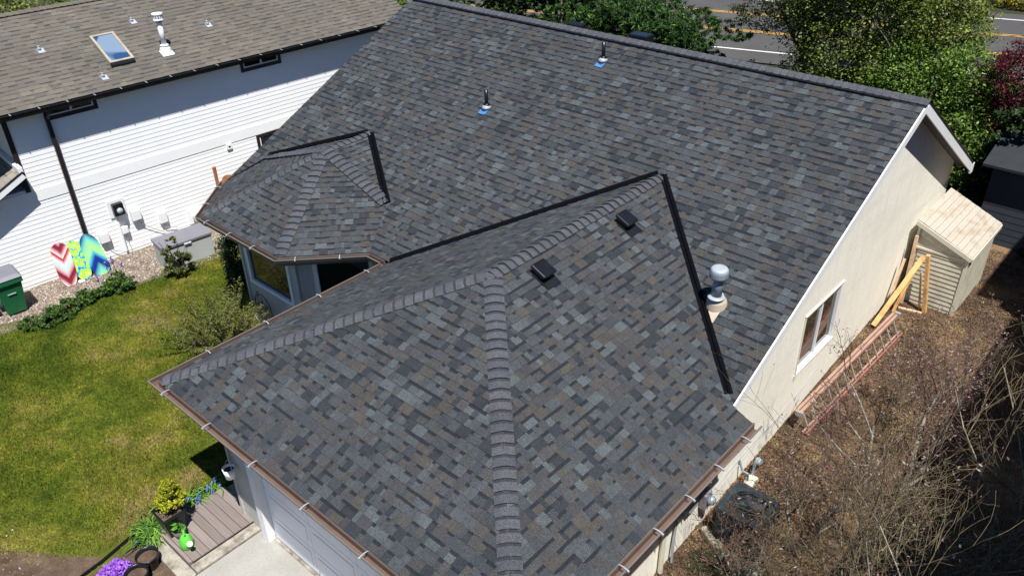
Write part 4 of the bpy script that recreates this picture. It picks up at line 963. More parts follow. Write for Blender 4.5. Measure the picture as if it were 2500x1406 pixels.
for i, (x, y, lab) in enumerate([(-7.12, -10.45, 'bluebells in deck shade nearest the garage wall'), (-7.16, -10.75, 'bluebells at the lawn edge of the deck where the shadow ends'), (-7.17, -11.02, 'bluebells along the lit middle of the deck edge'), (-7.2, -11.28, 'bluebells tucked behind the golden conifer')]):
    strap_plant('bluebell', x, y, 60, .26, lab, 'flowers', (BLUE, 6, .22), 20 + i, .09, 'bluebells along the deck')
strap_plant('daylily', -7.02, -11.72, 150, .34, 'tuft of long strappy green leaves at the front corner of the deck', 'plant', (BLUE, 2, .2), 31, .10)

# ------------------------------------------------------------------ shrubs on the lawn side
def shrub(name, x, y, blobs, n, size, pal, label, cat='shrub', group=None, seed=1, stems=6, h=.5, aspect=1.8):
    z = gz(x, y); t = thing(name, (x, y, z), label, cat, group); m_ = MB(); r_ = random.Random(seed)
    for k in range(stems):
        a = r_.uniform(0, 6.28); m_.tube([V(x, y, z), V(x + math.cos(a) * h * .2, y + math.sin(a) * h * .2, z + h * .5), V(x + math.cos(a) * h * .45, y + math.sin(a) * h * .45, z + h)], [.015, .010, .004], 4)
    m_.build('stems', 'bark', t)
    leaf_cloud('foliage', [((x + a, y + b_, z + c), r__) for (a, b_, c), r__ in blobs], n, size, pal, t, aspect=aspect, seed=seed); return t
grp = 'low green plants along the gravel edge'
shrub('garden_plant', -14.94, -10.5, [((0, 0, .1), (.25, .25, .14))], 1500, .06, GREEN, 'small round plant at the lawn corner beside the wheelie bins', 'plant', grp, 41, 3, .15)
shrub('garden_plant', -14.85, -9.75, [((0, 0, .15), (.32, .42, .2)), ((.1, -.4, .1), (.25, .25, .15))], 3400, .07, GREEN, 'broad low green plant in front of the maroon bodyboard', 'plant', grp, 42, 3, .2)
shrub('garden_plant', -15.02, -9.12, [((0, 0, .15), (.26, .30, .18))], 2200, .065, GREEN, 'round green plant in front of the lime bodyboard', 'plant', grp, 43, 3, .2)
t = shrub('lupin', -14.95, -8.35, [((0, 0, .2), (.32, .34, .24)), ((0, -.35, .12), (.2, .2, .15))], 3600, .07, GREEN, 'lupin clump with purple flower spikes below the meter', 'plant', None, 44, 3, .3)
for k, (dx, dy, hh) in enumerate(((-.1, -.12, .75), (0, .02, .85), (.12, .16, .68), (-.02, -.42, .55))):
    MB().tube([V(-14.95 + dx, -8.35 + dy, -5.7), V(-14.97 + dx, -8.35 + dy, -5.74 + hh)], .006, 4).build('stalk', 'bark', t)
    leaf_cloud('flower_spike', [((-14.97 + dx, -8.35 + dy, -5.78 + hh), (.03, .03, .12))], 110, .035, [((.20, .14, .50), 2), ((.30, .24, .55), 1)], t, mat='petal', aspect=1.2, clumps=14, seed=50 + k)
shrub('rhododendron', -14.45, -7.0, [((0, 0, .3), (.36, .36, .26)), ((-.1, -.1, .62), (.2, .2, .2)), ((.12, .14, .66), (.16, .16, .2)), ((-.04, -.02, .95), (.10, .10, .14))], 1500, .10, OLIVE[:3] + [((.03, .05, .015), 3)], 'sparse leafy upright shrub in front of the storage chest', 'shrub', None, 46, 9, .9, 2.4)
leafpal = [((.05, .10, .012), 2), ((.08, .13, .015), 2)]
# large spiky shrub by the bay
x, y = -10.85, -7.95; z = gz(x, y); t = thing('broom_shrub', (x, y, z), 'large spreading olive shrub with long upright sprays by the bay window', 'shrub'); m_ = MB(); r_ = random.Random(12); blobs = []
for k in range(120):
    a = r_.uniform(0, 6.28); el = r_.uniform(.25, 1.3); L = r_.uniform(.8, 1.6); d = V(math.cos(a) * math.cos(el), math.sin(a) * math.cos(el), math.sin(el)); p0 = V(x + r_.gauss(0, .08), y + r_.gauss(0, .08), z)
    pts = [p0, p0 + d * L * .5, p0 + d * L + V(0, 0, -.06 * L)]; m_.tube(pts, [.012, .007, .003], 4, False)
    for j in range(9): s_ = .35 + .65 * j / 8; q = p0 + d * L * s_; blobs.append(((q.x, q.y, q.z), (.045, .045, .05)))
m_.build('branches', 'bark', t); leaf_cloud('foliage', blobs, 36000, .034, [((.15, .17, .035), 3), ((.21, .22, .05), 2), ((.075, .10, .02), 3), ((.30, .27, .10), .8)], t, clumps=10, seed=13, up_bias=.3)
shrub('evergreen_shrub', -13.0, -6.05, [((0, 0, .7), (.55, .5, .75)), ((.1, .1, 1.35), (.45, .4, .5))], 9000, .075, DARKG + [((.10, .17, .03), .8)], 'dense dark green evergreen shrub at the left corner of the bay', 'shrub', None, 14, 6, 1.2)
# wrought iron trellis arch
t = thing('trellis', (-10.4, -7.12, -5.72), 'black wrought iron arch trellis against the bay wall', 'trellis'); q = MB(); xa, xb = -10.75, -10.15
arc = [V((xa + xb) / 2 - .3 * math.cos(a), -7.1, -4.95 + .3 * math.sin(a)) for a in [math.pi * k / 12 for k in range(13)]]
q.tube([V(xa, -7.1, -5.72)] + arc + [V(xb, -7.1, -5.72)], .009, 6).build('frame', 'black_metal', t); q = MB()
for k in (-.15, 0, .15): q.tube([V(-10.45 + k, -7.1, -5.7), V(-10.45 + k, -7.1, -4.72)], .006, 5)
for k in range(6): q.tube([V(-10.62 + (k % 3) * .15 + .05 * math.cos(a), -7.1, -5.3 + (k // 3) * .3 + .05 * math.sin(a)) for a in [j * .9 for j in range(7)]], .004, 4)
q.build('scrollwork', 'black_metal', t)

# grass blades
def blades(name, n, mat='grass_blade'):
    r_ = np.random.RandomState(2); x = r_.uniform(-15.8, -6.95, n); y = r_.uniform(-14.4, -5.2, n)
    edge = -15.0 + (y + 7.6) * .18; edge += .12 * np.sin(y * 2.3) + .06 * np.sin(y * 7)
    keep = (x > edge) & ~((x > -12.5) & (y > -7.2)) & ~((x > -7.3) & (y < -11.5)) & ~((x > -7.05) & (y > -11.7))
    # ragged bare corner at the bottom left
    k2 = (y < np.interp(x, [-12, -9, -8.43, -7.75, -7.25], [-15, -14.2, -13.5, -12.75, -12.2]) + .10 * np.sin(x * 5.1) + r_.normal(0, .16, n)); k3 = (y + 13.3) > (x + 8.4) * .9; keep &= ~(k2) 
    x, y = x[keep], y[keep]; n = len(x); z = np.full(n, -5.735)
    h = r_.uniform(.022, .062, n) * (1 + .3 * np.sin(x * 1.3) * np.cos(y * 1.7)); a = r_.uniform(0, 6.28, n); lean = r_.normal(0, .02, (n, 2)); wd = r_.uniform(.004, .011, n)
    v0 = np.stack([x - np.cos(a) * wd, y - np.sin(a) * wd, z], 1); v1 = np.stack([x + np.cos(a) * wd, y + np.sin(a) * wd, z], 1); v2 = np.stack([x + lean[:, 0], y + lean[:, 1], z + h], 1)
    o = npmesh(name, np.stack([v0, v1, v2], 1).reshape(-1, 3), np.arange(n * 3).reshape(n, 3), mat); return tag(o, 'short patchy lawn grass with yellowed dry spots', 'grass', kind='stuff')
blades('grass', 420000)
# gravel stones
def scatter_stones(name, n, reg, smin, smax, pal, seed, label, cat, dz=.016):
    r_ = np.random.RandomState(seed); x, y = reg(r_, n); n = len(x); z = np.array([gz(a, b_) for a, b_ in zip(x, y)]) + dz; s_ = r_.uniform(smin, smax, n) ** 1.0
    a = r_.uniform(0, 6.28, n); ca, sa = np.cos(a), np.sin(a); sx = s_ * r_.uniform(.8, 1.4, n); sy = s_ * r_.uniform(.6, 1.0, n); sz = s_ * r_.uniform(.35, .7, n)
    base = np.array([(1, 0, 0), (0, 1, 0), (-1, 0, 0), (0, -1, 0), (.3, .3, .9), (-.3, -.2, .9)]); V_ = base[None] * np.stack([sx, sy, sz], 1)[:, None]
    xx = V_[..., 0] * ca[:, None] - V_[..., 1] * sa[:, None]; yy = V_[..., 0] * sa[:, None] + V_[..., 1] * ca[:, None]; W_ = np.stack([xx + x[:, None], yy + y[:, None], V_[..., 2] + z[:, None]], -1)
    F = np.array([(0, 1, 4), (1, 2, 5), (1, 5, 4), (2, 3, 5), (3, 0, 4), (3, 4, 5)]); faces_ = (F[None] + (np.arange(n) * 6)[:, None, None]).reshape(-1, 3)
    pal_ = np.array([p for p, w_ in pal]); wt = np.array([w_ for p, w_ in pal], float); wt /= wt.sum(); col = pal_[r_.choice(len(pal_), n, p=wt)] * r_.uniform(.7, 1.2, n)[:, None]
    return tag(npmesh(name, W_.reshape(-1, 3), faces_, 'stone', np.repeat(col, 6, axis=0)), label, cat, kind='stuff')
SP = [((.25, .20, .16), 4), ((.16, .12, .095), 3), ((.35, .30, .25), 2), ((.5, .46, .42), .5), ((.10, .075, .06), 2)]
def regg(r_, n):
    y = r_.uniform(-12, -3.5, n); x = r_.uniform(-17, -14.5, n); edge = -15.0 + (y + 7.6) * .18 + .12 * np.sin(y * 2.3); edge = np.where(y > -7, -14.4, edge); k = (x < edge) & (x > -16.6 + (y + 8) * .0755 + .02); return x[k], y[k]
scatter_stones('gravel', 26000, regg, .012, .032, SP, 8, 'brown river gravel along the white house wall', 'gravel')
def regb(r_, n): x = r_.uniform(-12.2, -5.3, n); y = r_.uniform(-14.3, -11.7, n); k = ((x > -7.2) | (y < -13.1)) & ~((x > -7.0) & (y > -11.9)); return x[k], y[k]
scatter_stones('bed_debris', 3500, regb, .006, .022, [((.20, .14, .10), 3), ((.07, .045, .03), 3), ((.45, .42, .38), .25)], 9, 'pebbles and bark crumbs on the flower bed soil', 'debris')
# ------------------------------------------------------------------ right yard
def litter(name, n, reg, size, pal, seed, label, cat, mat='litter', dz=.02, lift=.03, flat=.6):
    r_ = np.random.RandomState(seed); x, y = reg(r_, n); n = len(x); z = np.array([gz(a, b_) for a, b_ in zip(x, y)]) + dz + r_.uniform(0, lift, n)
    nr = r_.normal(size=(n, 3)) * flat; nr[:, 2] = 1; nr /= np.linalg.norm(nr, axis=1)[:, None]; t_ = np.cross(nr, r_.normal(size=(n, 3))); t_ /= np.linalg.norm(t_, axis=1)[:, None]; b_ = np.cross(nr, t_)
    s_ = size * r_.uniform(.5, 1.4, n)[:, None]; asp = r_.choice([.5, .35, .08], n, p=[.45, .3, .25])[:, None]; P_ = np.stack([x, y, z], 1)
    vv = np.stack([P_ - t_ * s_, P_ + b_ * s_ * asp + nr * s_ * .25, P_ + t_ * s_, P_ - b_ * s_ * asp + nr * s_ * .2], 1).reshape(-1, 3)
    pal_ = np.array([p for p, w_ in pal]); wt = np.array([w_ for p, w_ in pal], float); wt /= wt.sum(); col = pal_[r_.choice(len(pal_), n, p=wt)] * r_.uniform(.7, 1.25, n)[:, None]
    return tag(npmesh(name, vv, np.arange(n * 4).reshape(n, 4), mat, col), label, cat, kind='stuff')
LP = [((.13, .082, .052), 4), ((.19, .125, .083), 2.2), ((.085, .052, .036), 4), ((.30, .23, .15), .9), ((.04, .026, .02), 3), ((.16, .14, .06), 1.2)]
def ry(r_, n):
    x = r_.uniform(-.24, 4.2, n); y = r_.uniform(-10, 5.4, n); d = .55 + .45 * np.sin(x * 2.1 + 1) * np.cos(y * 1.3); k = r_.uniform(0, 1, n) < d + (x < .8) * .35 * (y < -3); return x[k], y[k]
litter('leaf_litter', 170000, ry, .019, LP, 15, 'brown fallen leaves and straw covering the right yard', 'leaf litter')
# curved stone edging beside the condenser
t = thing('stone_edging', (.3, -6.1, -5.42), 'curved row of mossy concrete edging blocks beside the air conditioner', 'edging')
pp = [V(-.12, -5.95, -5.42), V(.14, -6.10, -5.42), V(.42, -6.20, -5.42), V(.72, -6.24, -5.42), V(1.0, -6.2, -5.42)]
for a, b_ in zip(pp, pp[1:]): q = MB(); d = (b_ - a) * .47; c = (a + b_) / 2; q.obox(c + V(0, 0, .05), d, V(-d.y, d.x, 0).normalized() * .07, V(0, 0, .09)); q.build('stone', 'mossy_stone', t, bevel=.02)
# air conditioner
cx_, cy_ = .42, -5.68; zb, zt = -5.40, -4.68; t = thing('air_conditioner', (cx_, cy_, zb), 'dark blue grey air conditioning condenser with round fan grille by the wall', 'air conditioner'); hw = .37
def rrect(h, r, z, n=5):
    out = []
    for sx, sy, a0 in ((1, 1, 0), (-1, 1, 90), (-1, -1, 180), (1, -1, 270)):
        for k in range(n + 1): a = math.radians(a0 + 90 * k / n); out.append((cx_ + sx * (h - r) + r * math.cos(a), cy_ + sy * (h - r) + r * math.sin(a), z))
    return out
q = MB(); lo, hi = rrect(hw, .1, zb), rrect(hw, .1, zt); N_ = len(lo)
for i in range(N_): j = (i + 1) % N_; q.face([lo[i], lo[j], hi[j], hi[i]])
q.build('casing', 'ac_metal', t)
q = MB(); inner = [(cx_ + .29 * math.cos(a), cy_ + .29 * math.sin(a), zt) for a in [math.atan2(p[1] - cy_, p[0] - cx_) for p in hi]]
for i in range(N_): j = (i + 1) % N_; q.face([hi[i], hi[j], inner[j], inner[i]])
q.build('top_panel', 'ac_metal', t)
for i in range(16):
    z = zb + .06 + i * .038; q = MB(); ring = rrect(hw + .008, .1, z); 
    q.tube([V(*p) for p in ring] + [V(*ring[0])], .007, 4, False); q.build('louvre', 'ac_metal', t)
q = MB()
for k in range(72):
    a = 2 * math.pi * k / 72; q.tube([V(cx_ + .29 * math.cos(a), cy_ + .29 * math.sin(a), zt + .005), V(cx_ + .19 * math.cos(a), cy_ + .19 * math.sin(a), zt + .035), V(cx_ + .07 * math.cos(a), cy_ + .07 * math.sin(a), zt + .05)], .003, 4, False)
for rr_, h in ((.29, .005), (.22, .03), (.15, .042), (.07, .05)): q.tube([V(cx_ + rr_ * math.cos(a), cy_ + rr_ * math.sin(a), zt + h) for a in [2 * math.pi * k / 30 for k in range(31)]], .004, 4, False)
q.lathe((cx_, cy_, zt + .045), [(.075, 0), (.07, .02), (0, .03)], 18); q.build('fan_grille', 'ac_metal', t)
q = MB()
for k in range(4):
    a = k * math.pi / 2 + .4; q.face([(cx_ + r_ * math.cos(a + da), cy_ + r_ * math.sin(a + da), zt - .06 + dz) for r_, da, dz in ((.05, -.3, 0), (.26, -.05, -.03), (.27, .5, .03), (.05, .6, .02))])
q.lathe((cx_, cy_, zt - .1), [(.06, 0), (.06, .08), (0, .09)], 12); q.build('fan', 'ac_metal', t)
MB().box((cx_ - .35, cy_ - .35, zt - .2), (cx_ + .35, cy_ + .35, zt - .19)).build('inner_shade_sheet', 'black_plastic', t); MB().box((cx_ - .42, cy_ - .42, zb - .06), (cx_ + .42, cy_ + .42, zb)).build('pad', 'old_concrete', t)  # black sheet stands in for the shade inside the casing
# meters and pipes on the cream wall
def mt(name, y, z, label, cat): return thing(name, (-.25, y, z), label, cat)
t = mt('meter', -6.36, -4.45, 'grey metal meter cabinet on the cream wall under the brown gutter', 'meter box'); MB().box((-.25, -6.48, -4.62), (-.13, -6.24, -4.28)).build('cabinet', 'putty_grey', t, bevel=.02); MB().box((-.13, -6.46, -4.60), (-.12, -6.26, -4.30)).build('cover', 'putty_grey', t)
t = mt('meter', -5.90, -4.78, 'rounded grey electric meter on the cream wall behind the air conditioner', 'meter'); MB().box((-.25, -6.0, -4.95), (-.12, -5.8, -4.62)).build('cabinet', 'lid_grey', t, bevel=.03); MB().lathe((-.12, -5.9, -4.75), [(.08, 0), (.08, .05), (.06, .09), (0, .1)], 18, (1, 0, 0)).build('glass_dome', 'galvanised_blue', t, smooth=True)
t = mt('dryer_vent', -6.68, -4.50, 'round cream vent hood on the cream wall', 'vent'); MB().lathe((-.25, -6.68, -4.5), [(.085, 0), (.085, .09), (.06, .12), (0, .125)], 20, (1, 0, -.2)).build('hood', 'cream_metal', t, smooth=True)
q = MB(); q.tube([V(.38, -7.08, -3.13), V(.36, -7.08, -3.2), V(-.1, -7.06, -3.42), V(-.19, -7.06, -3.5), V(-.19, -7.08, -5.40)], .042, 8); q.build('downspout', 'cream_metal', house)
t = thing('gas_meter', (-.1, -4.5, -5.3), 'cream gas meter with grey pipes low on the cream wall', 'gas meter'); MB().lathe((-.02, -4.62, -5.33), [(.13, -.08), (.15, -.04), (.15, .04), (.13, .08)], 18, (1, 0, 0)).build('body', 'cream_metal', t)
MB().tube([V(-.05, -4.55, -5.2), V(-.05, -4.5, -4.95), V(-.05, -4.38, -4.95), V(-.05, -4.34, -5.12), V(-.05, -4.2, -5.15)], .022, 8).tube([V(-.05, -4.7, -5.2), V(-.05, -4.72, -5.05), V(-.16, -4.72, -5.05), V(-.24, -4.72, -4.86)], .018, 8).build('pipe', 'galvanised_blue', t); MB().lathe((-.05, -4.38, -5.02), [(.06, -.04), (.06, .04)], 14, (1, 0, 0)).build('regulator', 'galvanised', t)
q = MB(); q.tube([V(-.235, -1.9, -4.60), V(-.235, -2.4, -4.72), V(-.235, -3.4, -4.82), V(-.235, -4.3, -4.80), V(-.235, -5.2, -4.86), V(-.235, -5.6, -4.95), V(-.235, -5.8, -4.9)], .009, 5); q.tube([V(-.235, -3.2, -4.82), V(-.235, -4.4, -4.92), V(-.235, -5.4, -5.05)], .007, 5)
tag(q.build('cable', 'putty_grey'), 'thin grey cable drooping along the foot of the cream wall', 'cable')
t = thing('hose_pipe', (-.2, -6.78, -5.4), 'thin grey conduit running down the cream wall below the round vent', 'pipe'); MB().tube([V(-.2, -6.72, -4.6), V(-.2, -6.76, -5.0), V(-.17, -6.80, -5.42)], .02, 6).build('conduit', 'putty_grey', t)
# ladder lying on its edge
t = thing('ladder', (0, -1.2, -5.15), 'faded orange extension ladder lying on its edge along the cream wall', 'ladder')
def zl(y): return gz(.1, y)
A, B = V(-.02, -3.10, 0), V(.22, .62, 0); 
for dx, h0, mat, wd in ((-.03, .42, 'ladder_orange', .05), (.035, .40, 'ladder_orange', .05), (.16, .05, 'ladder_orange', .03), (.22, .04, 'ladder_red', .03)):
    q = MB(); q.beam(V(A.x + dx, A.y, zl(A.y) + h0), V(B.x + dx, B.y, zl(B.y) + h0), wd, .07); q.build('rail', mat, t)
for k in range(13):
    p = A.lerp(B, (k + .5) / 13); q = MB(); q.tube([V(p.x + .20, p.y, zl(p.y) + .05), V(p.x + .02, p.y, zl(p.y) + .40)], .016, 8); q.build('rung', 'aluminium', t)
for e in (A, B): MB().box((e.x - .02, e.y - .03, zl(e.y) + .38), (e.x + .10, e.y + .03, zl(e.y) + .48)).build('end_cap', 'aluminium', t)
# cream shed
t = thing('garden_shed', (.45, 2.9, -5.0), 'cream lean-to garden shed with weathered plank roof against the house wall', 'shed')
X0, X1, YA, YB, ZB, ZL, ZRt = -.10, .97, 1.98, 3.82, -5.0, -3.06, -3.52
q = MB(); P_ = [(X0, ZB), (X1, ZB), (X1, ZRt), (X0, ZL)]
for y in (YA, YB): q.face([(a, y, z) for a, z in P_])
q.face([(X0, YA, ZB), (X0, YB, ZB), (X0, YB, ZL), (X0, YA, ZL)]); q.face([(X1, YA, ZB), (X1, YB, ZB), (X1, YB, ZRt), (X1, YA, ZRt)]); q.build('wall', 'shed_panel', t)
sx = V(X1 - X0, 0, ZRt - ZL).normalized(); sn = V(-sx.z, 0, sx.x); L = V(X1 - X0, 0, ZRt - ZL).length
n_ = 10
for k in range(n_):
    a = -.04 + (L + .09) * k / n_; b_ = -.04 + (L + .09) * (k + 1) / n_ - .0045; q = MB(); c = V(X0, (YA + YB) / 2, ZL) + sx * (a + b_) / 2 + sn * (.016 + .004 * (k % 2)); q.obox(c, sx * (b_ - a) / 2, V(0, (YB - YA) / 2 + .05, 0), sn * .010); q.build('roof_plank', 'shed_roof', t)
q = MB(); q.beam(V(X0 - .04, YA - .062, ZL - .03) , V(X1 + .05, YA - .062, ZRt - .05), .022, .09, (0, 0, 1)); q.beam(V(X1 + .062, YA - .05, ZRt - .06), V(X1 + .062, YB + .05, ZRt - .06), .022, .09, (0, 0, 1)); q.build('fascia', 'cream_metal', t)
z = ZB + .06
while z < -3.66: q = MB(); q.mesh([(X0 + .10, YA - .002, z), (X1 - .07, YA - .002, z), (X1 - .07, YA - .020, z), (X0 + .10, YA - .020, z), (X0 + .10, YA - .002, z + .085), (X1 - .07, YA - .002, z + .085), (X1 - .07, YA - .010, z + .08), (X0 + .10, YA - .010, z + .08)], [(0, 1, 2, 3), (4, 5, 6, 7), (2, 3, 7, 6), (0, 3, 7, 4), (1, 2, 6, 5)]); q.build('slat', 'shed_panel', t); z += .101
q = MB(); q.box((X1 - .06, YA - .03, ZB), (X1 + .012, YA - .003, ZRt - .02)); q.box((X0, YA - .03, ZB), (X0 + .05, YA - .003, ZL - .06)); q.box((X0 + .05, YA - .03, -3.66), (X1 - .06, YA - .003, -3.62)); q.build('corner_trim', 'cream_metal', t)
# lumber props in front of the shed
def timber(a, b_, wd, ht, mat, label, up_=(0, 1, 0)):
    a, b_ = V(*a), V(*b_); o = MB().beam(a, b_, wd, ht, up_).build('timber', mat, None, org=tuple(a)); return tag(o, label, 'timber', 'timbers leaning by the shed')
timber((-.10, .50, -4.86), (.22, 1.60, -3.62), .10, .05, 'lumber', 'long golden timber leaning diagonally across the shed front')
timber((.50, 1.72, -4.95), (.27, 1.72, -3.62), .09, .07, 'lumber', 'upright golden post meeting the diagonal timber', (1, 0, 0))
timber((-.14, 1.30, -4.9), (-.12, 1.62, -3.80), .05, .04, 'pale_lumber', 'thin upright batten beside the cream wall')
timber((.0, 1.75, -4.9), (-.06, 1.86, -3.35), .07, .03, 'pale_lumber', 'pale board leaning on the left edge of the shed front')
timber((.02, 1.55, -4.92), (.46, 1.66, -4.93), .06, .07, 'pale_lumber', 'short pale timber lying between the leaning posts', (0, 0, 1))
timber((.36, 1.80, -4.92), (.20, 1.86, -4.1), .04, .03, 'pale_lumber', 'thin shaded batten leaning inside the timber frame')
timber((.0, 1.3, -4.88), (.14, 1.6, -3.9), .06, .03, 'lumber', 'short brown board tucked behind the diagonal timber')
# dark shed behind
t = thing('dark_shed', (1.4, 6.6, -4.9), 'dark blue grey garden shed in deep shade behind the cream shed', 'shed')
MB().box((.22, 5.72, -4.95), (3.2, 8.0, -3.05)).build('wall', 'dark_siding', t)
lap_planks(t, ((.22, 5.718), (1, 0), (0, -1), 2.98), -4.92, -3.1, .16, 'dark_siding', proud=.006)
MB().box((.0, 5.45, -4.97 - .15), (3.3, 5.6, -4.93)).build('base_kerb', 'concrete', t)
q = MB(); q.mesh([(.02, 5.5, -3.02), (3.4, 5.5, -3.02), (3.4, 6.9, -2.62), (.02, 6.9, -2.62), (.02, 5.5, -2.96), (3.4, 5.5, -2.96), (3.4, 6.9, -2.56), (.02, 6.9, -2.56)], [(0, 1, 2, 3), (4, 5, 6, 7), (0, 1, 5, 4), (1, 2, 6, 5), (2, 3, 7, 6), (3, 0, 4, 7)]); q.mesh([(.02, 8.3, -3.02), (3.4, 8.3, -3.02), (3.4, 6.9, -2.62), (.02, 6.9, -2.62), (.02, 8.3, -2.96), (3.4, 8.3, -2.96), (3.4, 6.9, -2.56), (.02, 6.9, -2.56)], [(0, 1, 2, 3), (4, 5, 6, 7), (0, 1, 5, 4), (1, 2, 6, 5), (3, 0, 4, 7)]); q.build('roof', 'slate_dark', t)
# gable of the next house to the right: its eaves throw the long shadow over the yard
t = thing('right_house', (7, -8, -5.3), 'neighbouring house out of frame to the right whose eaves shade the yard', 'house')
MB().box((4.75, -24, -5.6), (11, 1.0, 1.25)).box((4.75, 1.002, -5.6), (11, 9.0, 3.3)).build('wall', 'dark_siding', t)
q = MB()
for x0, z0, ya, yb in ((4.35, 1.35, -24.5, 1.15), (4.35, 3.55, 1.16, 9.5)):
    A_ = [(x0, ya, z0), (x0, yb, z0), (7.9, yb, z0 + 1.6), (7.9, ya, z0 + 1.6)]; B_ = [(7.9, ya, z0 + 1.6), (7.9, yb, z0 + 1.6), (11.4, yb, z0), (11.4, ya, z0)]
    for F in (A_, B_): q.face(F); q.face([(a, b_, c - .15) for a, b_, c in F][::-1])
    q.face([(x0, ya, z0), (x0, yb, z0), (x0, yb, z0 - .15), (x0, ya, z0 - .15)])
q.build('roof', 'slate_dark', t)
q = MB(); q.box((2.60, .2, -5.2), (2.70, .3, -3.6)); po_ = q.build('post', 'reddish_post', None, org=(2.65, .25, -5.2))
tag(po_, 'dark reddish wooden post in shade at the right edge', 'post')

# ------------------------------------------------------------------ bare shrubs with fine twigs
def bare_tree(x, y, H, n0, seed, label, barkm='mossy_bark', twigm='red_twig', spread=.55, leaves=500, lpal=None, depth=4, rad=.035, group='leafless shrubs in the right yard', rmin=.0024, br=(5, 4, 4, 3)):
    r_ = random.Random(seed); z = gz(x, y); t = thing('bare_shrub', (x, y, z), label, 'shrub', group); tr, twg = MB(), MB(); tips = []
    def grow(p, d, L, rd, lev):
        n = 4; pts = [p]; rads = [rd]; q = p.copy(); dd = d.copy()
        for i in range(n):
            dd = (dd + V(r_.gauss(0, .16), r_.gauss(0, .16), r_.gauss(.05, .10))).normalized(); q = q + dd * L / n; pts.append(q.copy()); rads.append(max(rmin, rd * (1 - .6 * (i + 1) / n)))
        (tr if lev <= 1 else twg).tube(pts, rads, 5 if lev <= 1 else 3, False)
        if lev >= depth: tips.append(q.copy()); return
        k = br[min(lev, 3)]
        for j in range(k):
            s_ = r_.uniform(.25, 1) if lev else r_.uniform(.3, 1); i = min(n - 1, int(s_ * n)); b0 = pts[i].lerp(pts[i + 1], s_ * n - i) if i < n else pts[-1]; a = r_.uniform(0, 6.28); o_ = dd.orthogonal().normalized(); o_ = Matrix.Rotation(a, 3, dd) @ o_
            nd = (dd * r_.uniform(.5, 1) + o_ * r_.uniform(.4, 1.0) + V(0, 0, .12)).normalized(); grow(b0, nd, L * r_.uniform(.42, .72), max(rmin * 1.1, rd * .5), lev + 1)
    for k in range(n0):
        a = r_.uniform(0, 6.28) ; d = V(math.cos(a) * spread * r_.uniform(.3, 1), math.sin(a) * spread * r_.uniform(.3, 1), 1).normalized(); grow(V(x + r_.gauss(0, .05), y + r_.gauss(0, .05), z - .03), d, H * r_.uniform(.5, .7), rad * r_.uniform(.7, 1.1), 0)
    tr.build('trunk', barkm, t); twg.build('twigs', twigm, t)
    if leaves and tips:
        T_ = np.array([tuple(p) for p in tips]); rs = np.random.RandomState(seed); k = leaves; P_ = T_[rs.randint(0, len(T_), k)] + rs.normal(0, .03, (k, 3)); nr = rs.normal(size=(k, 3)); nr /= np.linalg.norm(nr, axis=1)[:, None]; tt_ = np.cross(nr, rs.normal(size=(k, 3))); tt_ /= np.linalg.norm(tt_, axis=1)[:, None]; bb = np.cross(nr, tt_); s_ = rs.uniform(.010, .030, k)[:, None]
        vv = np.stack([P_ - tt_ * s_, P_ + bb * s_ * .4, P_ + tt_ * s_, P_ - bb * s_ * .4], 1).reshape(-1, 3); pl = np.array([(.20, .15, .15), (.12, .07, .06), (.30, .25, .24), (.16, .10, .09)]); npmesh('leaves', vv, np.arange(k * 4).reshape(k, 4), 'litter', pl[rs.randint(0, 4, k)], t)
    return t
bark('yellow_twig', (.16, .14, .06), (.36, .32, .15), 5)
bark('dark_twig', (.050, .032, .028), (.14, .085, .07), 7)
bark('olive_twig', (.075, .058, .038), (.22, .175, .10), 5)
bare_tree(1.30, -5.45, 2.9, 2, 1, 'slender pale stemmed bare shrub nearest the air conditioner', 'pale_bark', 'dark_twig', leaves=900, rad=.030, spread=.3)
bare_tree(1.80, -4.95, 3.1, 2, 2, 'bare shrub standing on the shadow edge with a forked pale trunk', 'pale_bark', 'dark_twig', leaves=1000, rad=.048, spread=.5)
bare_tree(2.75, -6.9, 4.3, 3, 3, 'tall mossy bare shrub in the bottom right corner', 'mossy_bark', 'olive_twig', leaves=700, rad=.028, spread=.45, rmin=.0017, br=(5, 5, 4, 3))
bare_tree(3.1, -5.6, 4.6, 3, 4, 'tall mossy bare shrub at the right frame edge, its top in sun', 'mossy_bark', 'olive_twig', leaves=700, rad=.028, spread=.45, rmin=.0018, br=(5, 5, 4, 3))
bare_tree(3.3, -7.9, 4.6, 3, 11, 'mossy bare shrub rising from below the bottom frame edge', 'mossy_bark', 'olive_twig', leaves=500, rad=.028, spread=.4, rmin=.0016, br=(5, 5, 4, 3))
bare_tree(.85, -6.55, 1.2, 4, 5, 'low reddish bare shrub in front of the air conditioner', 'pale_bark', 'red_twig', leaves=300, rad=.014, br=(5, 4, 3, 3))
bare_tree(1.5, -6.6, 1.7, 3, 12, 'low bare shrub with olive twigs beyond the stone edging', 'mossy_bark', 'olive_twig', leaves=300, rad=.018)
bare_tree(3.55, -8.3, 4.9, 3, 13, 'tallest lichen covered bare shrub at the bottom right frame corner', 'mossy_bark', 'olive_twig', leaves=500, rad=.026, spread=.45, rmin=.0015, br=(5, 5, 4, 3))
bare_tree(3.6, -6.6, 4.7, 3, 14, 'bare shrub with sunlit tops between the corner shrub and the right edge', 'mossy_bark', 'olive_twig', leaves=500, rad=.026, spread=.45, rmin=.0016, br=(5, 5, 4, 3))
bare_tree(.33, -2.55, 1.0, 1, 6, 'thin curly bare shrub beside the cream wall window', 'bark', 'dark_twig', leaves=120, rad=.014, depth=3)
